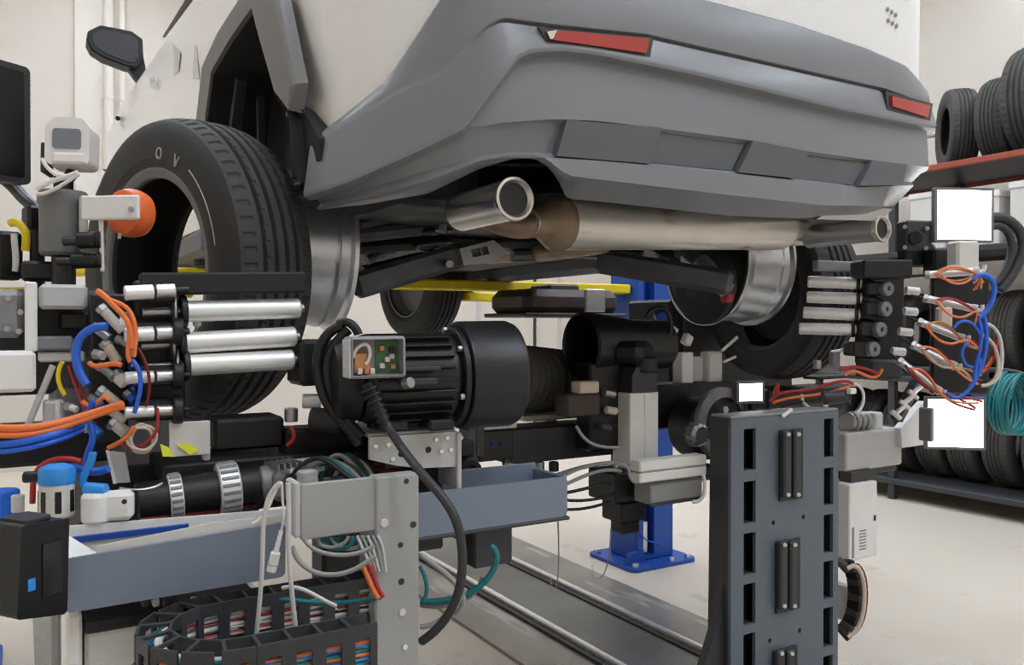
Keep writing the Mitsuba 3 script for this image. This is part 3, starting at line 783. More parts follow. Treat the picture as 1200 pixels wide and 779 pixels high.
# front beams
bL, bR = at(74, 680, Y=YB), at(334, 640, Y=YB)
zt2, zb2 = at(575, 572, Y=YB)[2], at(575, 622, Y=YB)[2]
def tray(x0, x1, z0, z1, y, w, m='grey_tray'):
    return cat(prism(rounded([(x0, z0), (x1, z0), (x1, z1), (x0, z1)], .012), .006, XZ, (0, y, 0)), box2(V(x0 + .005, y, z0), V(x1, y + w, z0 + .006), .002)), box2(V(x0 + .002, y + w - .004, z0), V(x1, y + w, z1 + .012), .002)
fq = [at(x, y, Y=YB) for x, y in ((74, 656), (334, 612), (334, 676), (74, 720))]
YK = -.905
bq = [at(x, y, Y=YK) for x, y in ((66, 617), (334, 596), (334, 640), (66, 676))]
put(ws, 'beam', prism(rounded([(q[0], q[2]) for q in fq], .010), .006, XZ, (0, YB + .006, 0)), 'grey_tray', 'grey channel beam across the front, left piece')
put(ws, 'beam_back', prism([(q[0], q[2]) for q in bq], .004, XZ, (0, YK, 0)), 'white', 'pale inside of the channel')
put(ws, 'beam_floor', grid(np.array([[fq[3] + V(.004, .006, .004), fq[2] + V(0, .006, .004)], [bq[3] + V(0, -.004, 0), bq[2] + V(0, -.004, 0)]]), flip=True), 'white', smooth=False)
put(ws, 'beam_end', grid(np.array([[fq[3] + V(.002, .006, 0), fq[0] + V(.002, .006, 0)], [bq[3], bq[0]]])), 'white', 'white end of the channel', smooth=False)
lip = [at(x, y, Y=YB + .012) for x, y in ((112, 649), (334, 611), (334, 603), (250, 612), (112, 640))]
put(ws, 'beam_lining', prism([(q[0], q[2]) for q in lip], .003, XZ, (0, YB + .012, 0)), 'off_white')
cL, cR = at(470, 610, Y=YB + .03), at(663, 585, Y=YB + .03)
f2, b2 = tray(cL[0], cR[0], zb2, zt2, YB + .03, .12)
put(ws, 'beam', cat(f2, b2, box2(V(cR[0] - .006, YB + .03, zb2), V(cR[0] + .004, YB + .15, zt2), .002)), 'grey_tray', 'grey channel beam across the front, right piece')
put(ws, 'beam_lip', box2(V(cL[0], YB + .022, zb2 - .008), V(cR[0] + .006, YB + .15, zb2 - .001), .002), 'charcoal')
put(ws, 'beam_foot', box2(V(at(556, 640, Y=YB + .06)[0], YB + .06, zb2 - .09), V(at(601, 640, Y=YB + .06)[0], YB + .12, zb2 - .008), .004), 'charcoal', 'dark stub under the beam')
# bracket plate and post
put(ws, 'bracket_plate', cat(pbox(352, 563, 441, 628, -1.03, .008)), 'grey_plate', 'plain light grey bracket plate')
put(ws, 'plate_edge', pbox(344, 565, 352, 631, -1.031, .05), 'grey_light', 'bright folded edge')
pL, pR = at(440, 660, Y=-1.035), at(491, 660, Y=-1.035)
zpt = at(466, 557, Y=-1.035)[2]
put(ws, 'post', box2(V(pL[0], -1.035, .047), V(pR[0], -1.0, zpt), .003), 'grey_plate', 'light grey steel post with a row of holes')
for (px, py, r) in ((450, 613, .0075), (484, 615, .006), (469, 639, .005), (470, 682, .006), (471, 718, .0065), (474, 759, .005), (476, 564, .005)):
    p = at(px, py, Y=-1.035)
    put(ws, 'post_bolt' if py in (613, 718, 759) else 'post_hole', cyl(p + V(0, .002, 0), p - V(0, .0025 if py in (613, 718, 759) else .0006, 0), r, n=14, ch=.0003), 'alu' if py in (613, 718, 759) else 'charcoal')
put(ws, 'post_back', box2(V(pL[0] + .02, -1.0, .047), V(pR[0] - .012, -.90, zpt - .05), .004), 'grey_mid')
# main carrier: dark cross beam, columns, feet
fl_ = [at(59, 615, Y=YK), at(114, 649, Y=YB + .03), at(77, 657, Y=YB + .007), at(71, 694, Y=YB + .007)]
put(ws, 'end_flap', grid(np.array([[fl_[0], fl_[1]], [fl_[3], fl_[2]]])), 'white', 'white folded flap at the left end of the channel', smooth=False)
put(ws, 'dark_backing', pbox(96, 541, 350, 606, -.66, .02, .002), 'black', 'black panel added to darken the space behind the drive cylinder')  # panel added so the space behind the cylinder stays dark
put(ws, 'cross_beam', cat(box2(V(at(190, 540, Y=-.78)[0], -.78, 1.165), V(-.62, -.60, 1.201), .004)), 'black', 'black cross beam under the tyre')
put(ws, 'carrier', cat(pbox(251, 490, 333, 527, -.72, .10, .006)), 'black', 'black carrier box below the tyre')
put(ws, 'column', box2(V(-1.42, -.56, .10), V(-1.20, -.40, 1.40), .01), 'grey_mid', 'grey column of the station')
put(ws, 'column_foot', box2(V(-1.46, -.655, .047), V(-.55, -.36, .10), .01), 'plate_dark')
put(ws, 'inner_column', box2(V(-.92, -.655, .10), V(-.74, -.57, 1.163), .008), 'black')
# motor bracket
put(ws, 'motor_bracket', cat(prism([(p[0], p[2]) for p in [at(x, y, Y=-.93) for x, y in ((431, 512), (534, 505), (535, 546), (490, 548), (462, 545), (431, 538))]], .008, XZ, (0, -.93, 0)), pbox(431, 505, 534, 509, -.93, .20), box2(V(at(534, 530, Y=-.93)[0] - .004, -.945, at(534, 572, Y=-.93)[2]), V(at(534, 530, Y=-.93)[0] + .006, -.80, at(534, 506, Y=-.93)[2]), .002)), 'grey_light', 'light grey bolted motor bracket')
for (px, py) in ((440, 523), (455, 521), (460, 538), (511, 515), (524, 513), (517, 529), (528, 527), (540, 513)):
    p = at(px, py, Y=-.939); put(ws, 'bracket_bolt', bolt(p + V(0, .002, 0), (0, -1, 0), .0055, .004), 'alu', smooth=False)
for (px, py) in ((470, 532), (502, 527)):
    p = at(px, py, Y=-.9385); put(ws, 'bracket_hole', cyl(p, p - V(0, .0008, 0), .006, n=14, ch=.0001), 'black')
put(ws, 'bracket_column', box2(V(at(455, 540, Y=-.88)[0], -.86, 1.0), V(at(525, 540, Y=-.88)[0], -.80, at(480, 506, Y=-.86)[2]), .004), 'charcoal')
# pulley wheel behind the bracket
p = at(551, 555, Y=-.80)
put(ws, 'pulley', cat(ring(p, p + V(0, .03, 0), .031, .019, 28), cyl(p + V(0, .006, 0), p + V(0, .024, 0), .020, n=24)), 'black', 'black pulley wheel')
put(ws, 'pulley_hub', cyl(p + V(0, -.006, 0), p + V(0, .006, 0), .009, n=14), 'alu')

# roller gripper
gr = thing('roller_gripper', 'black gripper arm with long silver rollers pressed against the left tyre', 'gripper')
g0, g1 = at(163, 333, d=1.46), at(356, 331, d=1.60)
put(gr, 'top_arm', box((g0 + g1) / 2, V(np.linalg.norm(g1 - g0), .035, .040), .004, frame(np.cross(g1 - g0, [0, 0, 1.0]), (0, 0, 1)) @ np.eye(3) if False else np.stack([unit(g1 - g0), unit(np.cross([0, 0, 1.0], g1 - g0)), V(0, 0, 1)], 1)), 'black_soft', 'flat black top arm')
gd = unit(V(*(g1 - g0)[:2], 0)); gn = V(-gd[1], gd[0], 0)
GR = np.stack([gd, gn, V(0, 0, 1)], 1)
b0, b1 = at(190, 345, d=1.50), at(190, 486, d=1.50)
put(gr, 'carrier', cat(box((b0 + b1) / 2 + gn * .05, V(.085, .055, b0[2] - b1[2] + .02), .006, GR)), 'black', 'upright black roller carrier')
put(gr, 'mount', cat(box(at(185, 400, d=1.62) + gn * .06, V(.06, .16, .10), .006, GR)), 'black')
for k, (xa, ya, xb, yb) in enumerate(((216, 365, 351, 361), (214, 402, 346, 394), (218, 428, 343, 421))):
    a, b = at(xa, ya, d=1.50), at(xb, yb, d=1.605)
    r_ = put(gr, 'roller', cyl(a, b, .0195, n=28, ch=.003), 'alu_bright', 'long silver roller')
    u = unit(b - a)
    put(r_, 'shaft', cyl(a - u * .07, b + u * .008, .0085, n=14), 'steel')
    c2 = put(gr, 'collar', cat(ring(a - u * .008, a + u * .004, .030, .010, 26), ring(a - u * .024, a - u * .014, .031, .010, 26)), 'black', 'black double collar')
    put(c2, 'shield', tube([a - u * .016 + V(0, -.004, .032) + gn * -.012, a - u * .019 + V(0, -.006, .0) - gn * .033, a - u * .016 + V(0, -.004, -.030) - gn * .012], .0022, 6), 'steel')
for k, (y0_, y1_) in enumerate(((334, 351), (383, 400), (435, 449), (476, 489))):
    yc = (y0_ + y1_) / 2 - 1; r = (y1_ - y0_) / 2 / FPX * 1.44 * 1.02
    a, b = at(146, yc + 2, d=1.42), at(180, yc, d=1.445)
    u = unit(b - a)
    put(gr, 'cylinder', cyl(a, b, r, n=22), 'alu_bright', 'short silver cylinder')
    put(gr, 'cylinder_cap', cyl(b + u * .004, b + u * .036, r * .95, n=22), 'alu', 'silver end cap')
    put(gr, 'rod', cyl(b - u * .01, b + u * .06, r * .45, n=12), 'black')
    put(gr, 'clamp', box((a + b) / 2 + gn * .025 + u * .03, V(.075, .03, .038), .004, GR), 'black')
    if k in (1, 2, 3):
        q = at(210, yc - 2, d=1.47)
        put(gr, 'bearing', cat(ring(q - gd * .012, q + gd * .006, .026, .012, 24), cyl(q - gd * .01, q + gd * .002, .013, n=16)), 'black')
q = at(231, 379, d=1.545)
put(gr, 'bright_tip', trimesh.creation.icosphere(2, .008).apply_translation(q), 'white')

# white swing arm with orange pressing roller
pr_ = thing('pressing_roller', 'orange roller on a white bracket pressed into the left tyre opening', 'roller')
oc = at(154, 250, d=1.64)
put(pr_, 'roller', lathe([(.020, -.028), (.038, -.027), (.045, -.020), (.048, -.008), (.048, .010), (.044, .022), (.034, .028), (.02, .029)], oc, (-.80, -.60, 0), 40), 'orange', 'orange plastic roller')
ra_, rb_ = at(97, 244, d=1.585), at(164, 243, d=1.575)
ud = unit(rb_ - ra_)
put(pr_, 'bracket', box((ra_ + rb_) / 2, V(np.linalg.norm(rb_ - ra_), .010, .047), .003, np.stack([ud, unit(np.cross([0, 0, 1.0], ud)), V(0, 0, 1)], 1)), 'white', 'white flat bracket')
put(pr_, 'axle_bolt', cyl(at(154, 245, d=1.572), at(154, 245, d=1.558), .0055, n=6), 'steel')
put(pr_, 'pin', cyl(at(154, 245, d=1.58), oc, .008, n=12), 'steel')
put(pr_, 'rod', cyl(at(119, 258, d=1.60), at(121, 318, d=1.60), .005, n=12), 'alu', 'thin bright rod')
put(pr_, 'tip_screw', cyl(at(141, 273, d=1.585), at(140, 280, d=1.585), .0035, n=8), 'steel')

# swivel drum behind the bracket
dk = thing('swivel_drum', 'dark grey upright drum left of the white roller bracket', 'drum')
d0, d1 = at(75, 300, d=1.66), at(75, 224, d=1.66)
put(dk, 'drum', lathe([(.0, 0), (.040, 0), (.044, .006), (.044, .100), (.047, .105), (.047, .122), (.042, .130)], d0, (0, 0, 1), 40), 'trim_grey', 'dark grey drum')
put(dk, 'post', cyl(d0 + V(0, 0, -.40), d0, .022, n=20), 'charcoal')
put(dk, 'neck', cyl(d1, d1 + V(0, 0, .03), .018, n=18), 'black')
put(dk, 'side_clamp', box(at(98, 262, d=1.63), V(.014, .03, .11), .004), 'grey_light', 'pale clamp strip')
ck = thing('air_cylinder', 'upper black air cylinder left of the tyre opening', 'cylinder', None)
def small_cyl(key, x0, y0, x1, y1, d, r):
    a, b = at(x0, y0, d=d), at(x1, y1, d=d); u = unit(b - a)
    put(key, 'barrel', cyl(a, b, r, n=24), 'black', 'black barrel')
    put(key, 'nose', cyl(a - u * .030, a - u * .001, r * .55, n=16), 'charcoal')
    put(key, 'end_ring', ring(b, b + u * .006, r * 1.05, r * .3, 24), 'black_gloss')
small_cyl(ck, 93, 282, 116, 281, 1.60, .0165)
ck = thing('air_cylinder', 'lower black air cylinder, over the light grey housing', 'cylinder')
small_cyl(ck, 86, 306, 117, 305, 1.60, .0150)

# white sensor head
sk = thing('camera_sensor', 'white boxed camera sensor with a grey window, above the swivel drum', 'sensor')
sc_ = at(86, 172, d=1.66)
SR = rz(-.35) @ rx(-.06)
put(sk, 'housing', cat(moved(prism(rounded([(-.041, -.045), (.041, -.045), (.041, .032), (.026, .050), (-.026, .050), (-.041, .030)], .012), .065, XZ, (0, .0325, 0)), SR, sc_)), 'white', 'white rounded housing', smooth=30)
put(sk, 'window', moved(prism(rounded([(-.026, -.014), (.026, -.014), (.026, .026), (-.026, .026)], .006), .004, XZ, (0, -.0325, 0)), SR, sc_), 'grey_glass', 'grey window')
put(sk, 'lower_block', moved(box(V(.006, -.036, -.034), V(.060, .014, .022), .004), SR, sc_), 'white')
put(sk, 'side_plate', moved(box(V(-.047, 0, -.03), V(.008, .05, .06), .002), SR, sc_), 'charcoal')
put(sk, 'stand', cyl(at(86, 202, d=1.66), d1 + V(.01, 0, .028), .012, n=14), 'charcoal')

# monitor
mk = thing('monitor', 'thin black monitor on a jointed arm at the left edge of the picture', 'monitor')
m0 = at(-60, 140, d=1.62); m1 = at(31, 140, d=1.76)
md = unit(V(*(m1 - m0)[:2], 0)); MR = np.stack([md, np.cross([0, 0, 1.0], md), V(0, 0, 1)], 1)
mw = np.linalg.norm(m1 - m0); mc = (m0 + m1) / 2
put(mk, 'case', cat(moved(prism(rounded([(-mw / 2, -.125), (mw / 2, -.125), (mw / 2, .125), (-mw / 2, .125)], .012), .028, XZ, (0, .014, 0)), MR, mc)), 'charcoal', 'black rounded case', smooth=30)
put(mk, 'screen', moved(prism(rounded([(-mw / 2 + .01, -.112), (mw / 2 - .014, -.112), (mw / 2 - .014, .112), (-mw / 2 + .01, .112)], .006), .0015, XZ, (0, -.014, 0)), MR, mc), 'black_gloss', 'dark glossy screen')
put(mk, 'back_mount', moved(box(V(0, .025, 0), V(.09, .026, .09), .006), MR, mc), 'black')
ar = at(10, 206, d=1.78); 
put(mk, 'arm', tube([mc + MR[:, 1] * .03, mc + MR[:, 1] * .07 + V(0, 0, -.06), at(8, 212, d=1.80), at(28, 232, d=1.78), at(44, 248, d=1.74), at(46, 268, d=1.72)], .013, 12), 'black', 'black jointed arm')
put(mk, 'arm_block', box(at(40, 256, d=1.72), V(.035, .045, .05), .006, rz(.3)), 'black')
put(mk, 'arm_post', cyl(at(44, 268, d=1.72) + V(0, 0, -.30), at(44, 264, d=1.72), .014, n=16), 'black')

# light grey housings at the left edge
hk = thing('actuator_housing', 'light grey actuator housing with a white upright plate, left of the valve bank', 'housing')
put(hk, 'box', pbox(46, 333, 103, 362, -.66, .09, .006), 'grey_light', 'light grey aluminium box')
put(hk, 'upright', pbox(29, 330, 44, 412, -.68, .05, .003), 'white', 'white upright plate')
put(hk, 'casting', cat(pbox(-14, 338, 29, 396, -.66, .10, .012)), 'cast', 'rough cast block')
for i, (x, y) in enumerate(((10, 350), (24, 366), (8, 385), (22, 388))):
    put(hk, 'cast_bolt', bolt(at(x, y, Y=-.66) + V(0, .002, 0), (0, -1, 0), .006, .008), 'steel', smooth=False)
put(hk, 'slide', pbox(37, 394, 86, 411, -.64, .08, .004), 'grey_mid', 'grey slide')
put(hk, 'slide_rail', pbox(45, 412, 100, 424, -.63, .07, .003), 'white', 'white rail')
put(hk, 'junction_box', pbox(-12, 412, 42, 460, -.74, .09, .006), 'white', 'plain white junction box')
put(hk, 'dark_gap', pbox(70, 366, 104, 386, -.62, .08, .004), 'black')
put(hk, 'rear_body', cat(box2(V(-1.56, -.56, 1.32), V(-1.30, -.44, 1.52), .01)), 'charcoal')
put(hk, 'strut', cyl(at(62, 428, d=1.42), at(32, 499, d=1.40), .0055, n=14), 'grey_light', 'slanting grey strut')
put(hk, 'lower_block', pbox(50, 470, 76, 500, -.72, .05, .004), 'grey_light', 'small grey block')
put(hk, 'lower_strip', pbox(64, 469, 70, 500, -.724, .003, .0005), 'white')
put(hk, 'dark_base', pbox(-10, 500, 130, 545, -.66, .12, .006), 'black', 'black base below the valve bank')

# valve bank with fittings
vk = thing('valve_bank', 'upright valve bank crowded with beige fittings and coloured air tubes, left of the rollers', 'valve bank')
put(vk, 'manifold', pbox(106, 344, 150, 520, -.70, .045, .004), 'black', 'black manifold block')
put(vk, 'manifold_strip', pbox(151, 420, 160, 492, -.735, .03, .003), 'deep_blue', 'dark blue valve strip')
for i, (xa, ya, xb, yb, r, m) in enumerate(((120, 362, 144, 388, .0085, 'off_white'), (124, 403, 138, 424, .009, 'beige'), (136, 440, 147, 450, .011, 'white'), (119, 458, 139, 474, .0085, 'beige'), (133, 496, 148, 508, .011, 'off_white'), (128, 480, 146, 494, .008, 'beige'), (112, 384, 128, 396, .008, 'steel'), (114, 415, 122, 417, .008, 'grey_light'),
                                             (140, 398, 150, 404, .007, 'steel'), (108, 468, 118, 476, .008, 'bright_blue'), (104, 500, 116, 510, .010, 'blue_tube'), (118, 430, 132, 441, .007, 'grey_mid'), (148, 372, 142, 384, .009, 'white'), (80, 476, 90, 480, .006, 'white'), (150, 462, 158, 470, .008, 'blue_tube'), (150, 446, 158, 440, .007, 'blue_tube'))):
    a, b = at(xa, ya, Y=-.735), at(xb, yb, Y=-.745)
    u = unit(b - a)
    fk = put(vk, 'fitting', cyl(a, b, r, n=18), m, {'beige': 'beige push fitting', 'white': 'white push fitting', 'off_white': 'pale push fitting'}.get(m, 'metal fitting' if m in ('steel', 'grey_light', 'grey_mid') else 'blue push fitting'))
    put(fk, 'nut', cyl(a - u * .006, a + u * .005, r * 1.25, n=6), 'steel', smooth=False)
    put(fk, 'stem', cyl(a - u * .004, a + V(.0, .04, 0), r * .5, n=10), 'steel')
for i in range(7):
    p_ = at(155, 428 + 9 * i, Y=-.738)
    put(vk, 'valve_button', cyl(p_, p_ - V(0, .006, 0), .0035, n=10), 'bright_blue' if i % 2 else 'steel')
tg_ = put(vk, 'tag_plate', prism([(q[0], q[2]) for q in [at(x, y, Y=-.76) for x, y in ((125, 528), (146, 530), (152, 565), (133, 566))]], .003, XZ, (0, -.76, 0)), 'grey_light', 'hanging grey tag plate')
put(tg_, 'edge', prism([(q[0], q[2]) for q in [at(x, y, Y=-.765) for x, y in ((123, 527), (127, 528), (136, 566), (132, 567))]], .004, XZ, (0, -.765, 0)), 'white')


def px3(pts, d):
    """Measured polyline; d one distance or one per point."""
    ds = np.broadcast_to(d, (len(pts),))
    return [at(x, y, d=q) for (x, y), q in zip(pts, ds)]


def hose(name, pts, d, r, m, label, cat_, group=None, n=8, seg=None):
    return one(name, tube(px3(pts, d), r, n, seg=seg), m, label, cat_, group, smooth=50)


G_OR, G_BL = 'orange air tubes on the left valve bank', 'blue air tubes on the left valve bank'
for pts, r, lb in (([(114, 341), (124, 348), (137, 361), (149, 375), (154, 390), (155, 408)], .0055, 'orange air tube arching over the top of the left valve bank'),
                   ([(118, 345), (134, 353), (150, 362), (158, 380), (159, 400), (157, 418)], .0038, 'thin orange air tube hanging outermost right of the left valve bank'),
                   ([(104, 424), (112, 429), (126, 427), (142, 428)], .0045, 'short orange tube across the middle of the left valve bank'),
                   ([(150, 380), (152, 396), (150, 412), (153, 424)], .0045, 'short orange tube hanging beside the white elbow of the left valve bank'),
                   ([(126, 525), (136, 520), (148, 512), (156, 500)], .004, 'orange tube curling under the left valve bank'),
                   ([(96, 470), (112, 473), (120, 466), (128, 470)], .004, 'small orange tube low on the left edge of the left valve bank')):
    hose('orange_air_tube', pts, 1.405, r, 'orange_tube', lb, 'air tube', G_OR)
for pts, r, lb in (([(125, 383), (108, 385), (94, 396), (89, 412), (91, 430), (102, 451)], .0075, 'thick blue air tube looping out left of the left valve bank'),
                   ([(104, 500), (108, 514), (103, 530), (101, 546)], .006, 'blue air tube dropping from the left valve bank to the filter'),
                   ([(110, 470), (104, 480), (103, 492), (108, 502)], .005, 'short blue tube at the low left of the valve bank'),
                   ([(155, 422), (164, 440), (163, 462), (157, 484)], .004, 'thin blue tube beside the dark blue valve strip')):
    hose('blue_air_tube', pts, 1.40, r, 'blue_tube', lb, 'air tube', G_BL)
for i, (dy, r, m, lb) in enumerate(((0, .0062, 'orange_tube', 'upper orange hose sweeping out of the picture on the left'), (9, .0055, 'orange_tube', 'lower orange hose sweeping out of the picture on the left'), (20, .0060, 'blue_tube', 'upper blue hose under the orange hoses at the left edge'), (28, .0045, 'blue_tube', 'lowest blue hose under the orange hoses at the left edge'))):
    end = (144, 473 + dy * .35) if i < 2 else (98, 497 + (i - 2) * 6)
    pts = [(-20, 499 + dy * .9), (15, 502 + dy * .9), (50, 499 + dy * .8), (88, 490 + dy * .55), end] if i < 2 else [(-20, 500 + dy), (20, 499 + dy), (60, 490 + dy), (80, 483 + dy), end]
    hose('supply_hose', pts, [1.30, 1.31, 1.33, 1.36, 1.385], r, m, lb, 'hose')
for i, (pts, m, lb) in enumerate((([(162, 408), (172, 430), (175, 455), (170, 476)], 'dark_red', 'thin dark red wire right of the blue valve strip'), ([(80, 428), (86, 446), (92, 462), (100, 482)], 'red', 'red wire left of the valve bank fittings'), ([(85, 426), (92, 445), (97, 460), (104, 478)], 'dark_red', 'dark red wire left of the valve bank fittings'),
                                  ([(184, 478), (184, 500), (178, 512), (160, 524), (140, 520)], 'red', 'red wire curling below the lowest silver cylinder'), ([(73, 424), (68, 440), (70, 452), (76, 463)], 'yellow', 'yellow wire beside the slanting grey strut'))):
    hose('loose_wire', pts, 1.42, .0028 if m != 'yellow' else .004, m, lb, 'wire')
cwk = thing('coiled_wire', 'untidy beige coil of wire under the lowest silver cylinder', 'wire coil')
t_ = np.linspace(0, 2 * np.pi * 3.2, 70); cc = at(166, 514, d=1.42)
put(cwk, 'coil', tube(np.c_[cc[0] + (.020 + .004 * np.sin(t_ * 1.7)) * np.cos(t_), cc[1] + .006 * np.sin(t_ * .6), cc[2] + (.022 + .003 * np.cos(t_ * 1.3)) * np.sin(t_)], .0028, 6, smooth=False), 'beige')
for pts, r, lb in (([(44, 222), (58, 214), (76, 208), (92, 202)], .005, 'upper white cable below the camera sensor'), ([(44, 228), (60, 224), (78, 214), (94, 204)], .004, 'lower white cable below the camera sensor'), ([(50, 186), (56, 196), (66, 204), (80, 206)], .004, 'white cable end left of the camera sensor')):
    hose('white_cable', pts, 1.60, r, 'white', lb, 'cable', 'white cables below the camera sensor')
yk = hose('yellow_hose', [(12, 262), (22, 262), (29, 270), (31, 282), (30, 294)], 1.66, .008, 'yellow', 'short yellow hose bend below the monitor arm', 'hose')
hose('white_tube', [(17, 274), (18, 290), (19, 306), (18, 318)], 1.64, .006, 'pale_cable', 'short white tube beside the yellow hose bend', 'tube')
bk = thing('cable_connector', 'black cable connector block at the left edge, under the yellow hose', 'connector')
put(bk, 'block', box(at(8, 300, d=1.70), V(.05, .05, .10), .008, rz(.3)), 'black')
put(bk, 'nut', cyl(at(36, 312, d=1.66), at(36, 326, d=1.66), .014, n=8), 'charcoal', smooth=False)
put(bk, 'plug', box(at(45, 318, d=1.66), V(.06, .04, .04), .006), 'black')

# ------------------------------------------------------------------ lower left: filter, pumps, motor drum
fk = thing('filter_regulator', 'white and blue filter regulator standing left above the grey beam', 'filter')
fc_ = at(66, 606, d=1.30)
put(fk, 'bowl', lathe([(.0, 0), (.022, 0), (.0255, .004), (.0255, .050), (.024, .054)], fc_, (0, 0, 1), 36), 'off_white', 'white bowl')
for a in np.linspace(0, 2 * np.pi, 8)[:-1] + .25:
    p_ = fc_ + V(.0257 * math.cos(a), .0257 * math.sin(a), .027)
    put(fk, 'bowl_slot', box(p_, V(.0012, .009, .034), .0004, rz(a)), 'black', 'black window slot')
put(fk, 'cap', lathe([(.0, .054), (.0262, .054), (.0275, .058), (.0275, .072), (.024, .080), (.012, .085)], fc_, (0, 0, 1), 36), 'cap_blue', 'blue cap')
put(fk, 'port', cyl(fc_ + V(-.02, 0, .066), fc_ + V(-.045, .01, .066), .009, n=14), 'black')
put(fk, 'foot', cyl(fc_ + V(0, 0, -.05), fc_, .016, n=16), 'black')
sv = thing('solenoid_valve', 'white twin valve block with a small dark hole, right of the filter regulator', 'valve')
put(sv, 'body', cat(lathe([(.0, 0), (.020, 0), (.022, .003), (.022, .040), (.018, .046)], at(112, 611, d=1.30), (0, 0, 1), 28), box(at(138, 592, d=1.31), V(.045, .03, .046), .007, rz(-.25))), 'white', 'white valve body')
put(sv, 'port', cyl(at(145, 588, d=1.285), at(145, 588, d=1.28), .004, n=12), 'black')
put(sv, 'bracket', box(at(125, 590, d=1.32), V(.06, .015, .02), .003), 'white')
put(sv, 'blue_cap', cyl(at(99, 573, d=1.30), at(124, 575, d=1.30), .011, n=18), 'cap_blue', 'light blue cap')
put(sv, 'base', box(at(128, 616, d=1.33), V(.09, .04, .012), .002), 'black')
hose('red_hose', [(37, 590), (38, 568), (44, 550), (62, 539), (94, 541)], 1.33, .0045, 'red', 'dark red hose arching behind the filter regulator', 'hose')
hose('blue_hose', [(60, 553), (78, 548), (100, 552), (126, 549)], 1.345, .007, 'blue_tube', 'blue hose lying behind the cap of the filter regulator', 'hose')
hose('light_blue_tube', [(108, 530), (104, 545), (97, 560), (98, 570)], 1.31, .006, 'cap_blue', 'light blue tube from the valve bank down to the twin valve', 'tube')
bb = thing('blue_canister', 'deep blue canister cut off by the left edge of the picture', 'canister')
put(bb, 'body', cyl(at(2, 606, d=1.40), at(2, 574, d=1.40), .026, n=28), 'bright_blue'); put(bb, 'label_band', ring(at(20, 600, d=1.36), at(20, 580, d=1.36), .010, .004, 18), 'off_white')
put(bb, 'foot', cyl(at(2, 606, d=1.40) + V(0, 0, -.08), at(2, 606, d=1.40), .02, n=18), 'black')
dm = thing('drive_cylinder', 'long black drive cylinder with silver rings lying above the grey beam', 'drive')
da, db = at(158, 590, d=1.40), at(305, 566, d=1.50)
du = unit(db - da); DL = np.linalg.norm(db - da)
put(dm, 'barrel', cyl(da, db, .034, n=36), 'black', 'black barrel')
for f0, w_, ro in ((.25, .022, .040), (.64, .036, .046)):
    p_ = da + du * DL * f0
    rk_ = put(dm, 'ring', ring(p_, p_ + du * w_, ro, .033, 36), 'alu_bright', 'knurled silver ring')
    for i in range(22):
        a = i * 2 * math.pi / 22; Fm = frame(du)
        put(rk_, 'knurl', box(p_ + du * w_ * .5 + (Fm[:, 0] * math.cos(a) + Fm[:, 1] * math.sin(a)) * ro, V(.006, .005, w_ * .8), .001, np.stack([-Fm[:, 0] * math.sin(a) + Fm[:, 1] * math.cos(a), Fm[:, 0] * math.cos(a) + Fm[:, 1] * math.sin(a), du], 1)), 'cast')
put(dm, 'end_cap', cyl(da - du * .012, da + du * .001, .024, n=24), 'charcoal')
put(dm, 'rod', tube([at(140, 572, d=1.36), at(158, 574, d=1.36), at(176, 572, d=1.37), at(190, 566, d=1.38)], .0022, 6), 'alu', 'thin bright rod')
put(dm, 'cradle', box((da + db) / 2 + V(0, .01, -.044), V(.20, .05, .02), .004, np.stack([unit(V(du[0], du[1], 0)), unit(np.cross([0, 0, 1.0], du)), V(0, 0, 1)], 1)), 'black')
gb = thing('gearbox', 'silver cast gearbox with fins at the right end of the black drive cylinder', 'gearbox')
put(gb, 'body', cat(box(at(330, 566, d=1.50), V(.055, .07, .055), .010, rz(.2)), cyl(at(305, 566, d=1.49), at(322, 563, d=1.50), .030, n=28)), 'cast', 'rough silver body')
for i in range(5):
    put(gb, 'fin', box(at(318 + 7 * i, 546 - i, d=1.48), V(.003, .06, .012), .0008, rz(.2)), 'steel')
put(gb, 'flange', box(at(352, 548, d=1.50), V(.07, .06, .012), .003, rz(.2)), 'alu')
put(gb, 'terminal', box(at(360, 560, d=1.46), V(.03, .03, .03), .004, rz(.3)), 'grey_light')
put(gb, 'shaft', cyl(at(370, 568, d=1.52), at(420, 562, d=1.55), .012, n=16), 'steel')
dr_ = thing('red_rail', 'dark red rail lying behind the rim of the grey beam', 'rail')
put(dr_, 'rail', box((at(158, 607, d=1.38) + at(300, 597, d=1.50)) / 2, V(.20, .02, .012), .003, rz(math.atan2(*(at(300, 597, d=1.50) - at(158, 607, d=1.38))[[1, 0]]))), 'dark_red')
br = thing('blue_reflection', 'thin blue strip painting a reflection inside the grey beam', 'strip')  # dark blue reflection in the channel, painted as a thin strip
put(br, 'strip', box((at(90, 632, Y=YK - .008) + at(215, 618, Y=YK - .008)) / 2, V(.17, .005, .010), .001), 'blue')
ek = thing('control_box', 'black control box with a small blue sticker on the left end of the grey beam', 'control box')
e0 = at(30, 664, d=1.15)
ER = rz(.62)
put(ek, 'case', cat(moved(prism(rounded([(-.040, -.058), (.036, -.074), (.040, .062), (-.032, .068)], .006), .07, XZ, (0, .035, 0)), ER, e0)), 'black', 'black plastic case', smooth=30)
put(ek, 'face_panel', moved(box(V(.012, -.0365, -.002), V(.030, .003, .075), .001), ER, e0), 'black_gloss', 'dark face panel')
put(ek, 'sticker', moved(box(V(-.019, -.0362, -.016), V(.011, .0016, .017), .0004), ER, e0), 'cap_blue', 'small light blue sticker')
put(ek, 'clip', moved(box(V(.0, 0, .068), V(.04, .05, .008), .002), ER, e0), 'charcoal')
lk = thing('warning_plate', 'pale plate with two yellow stickers below the left tyre', 'plate')
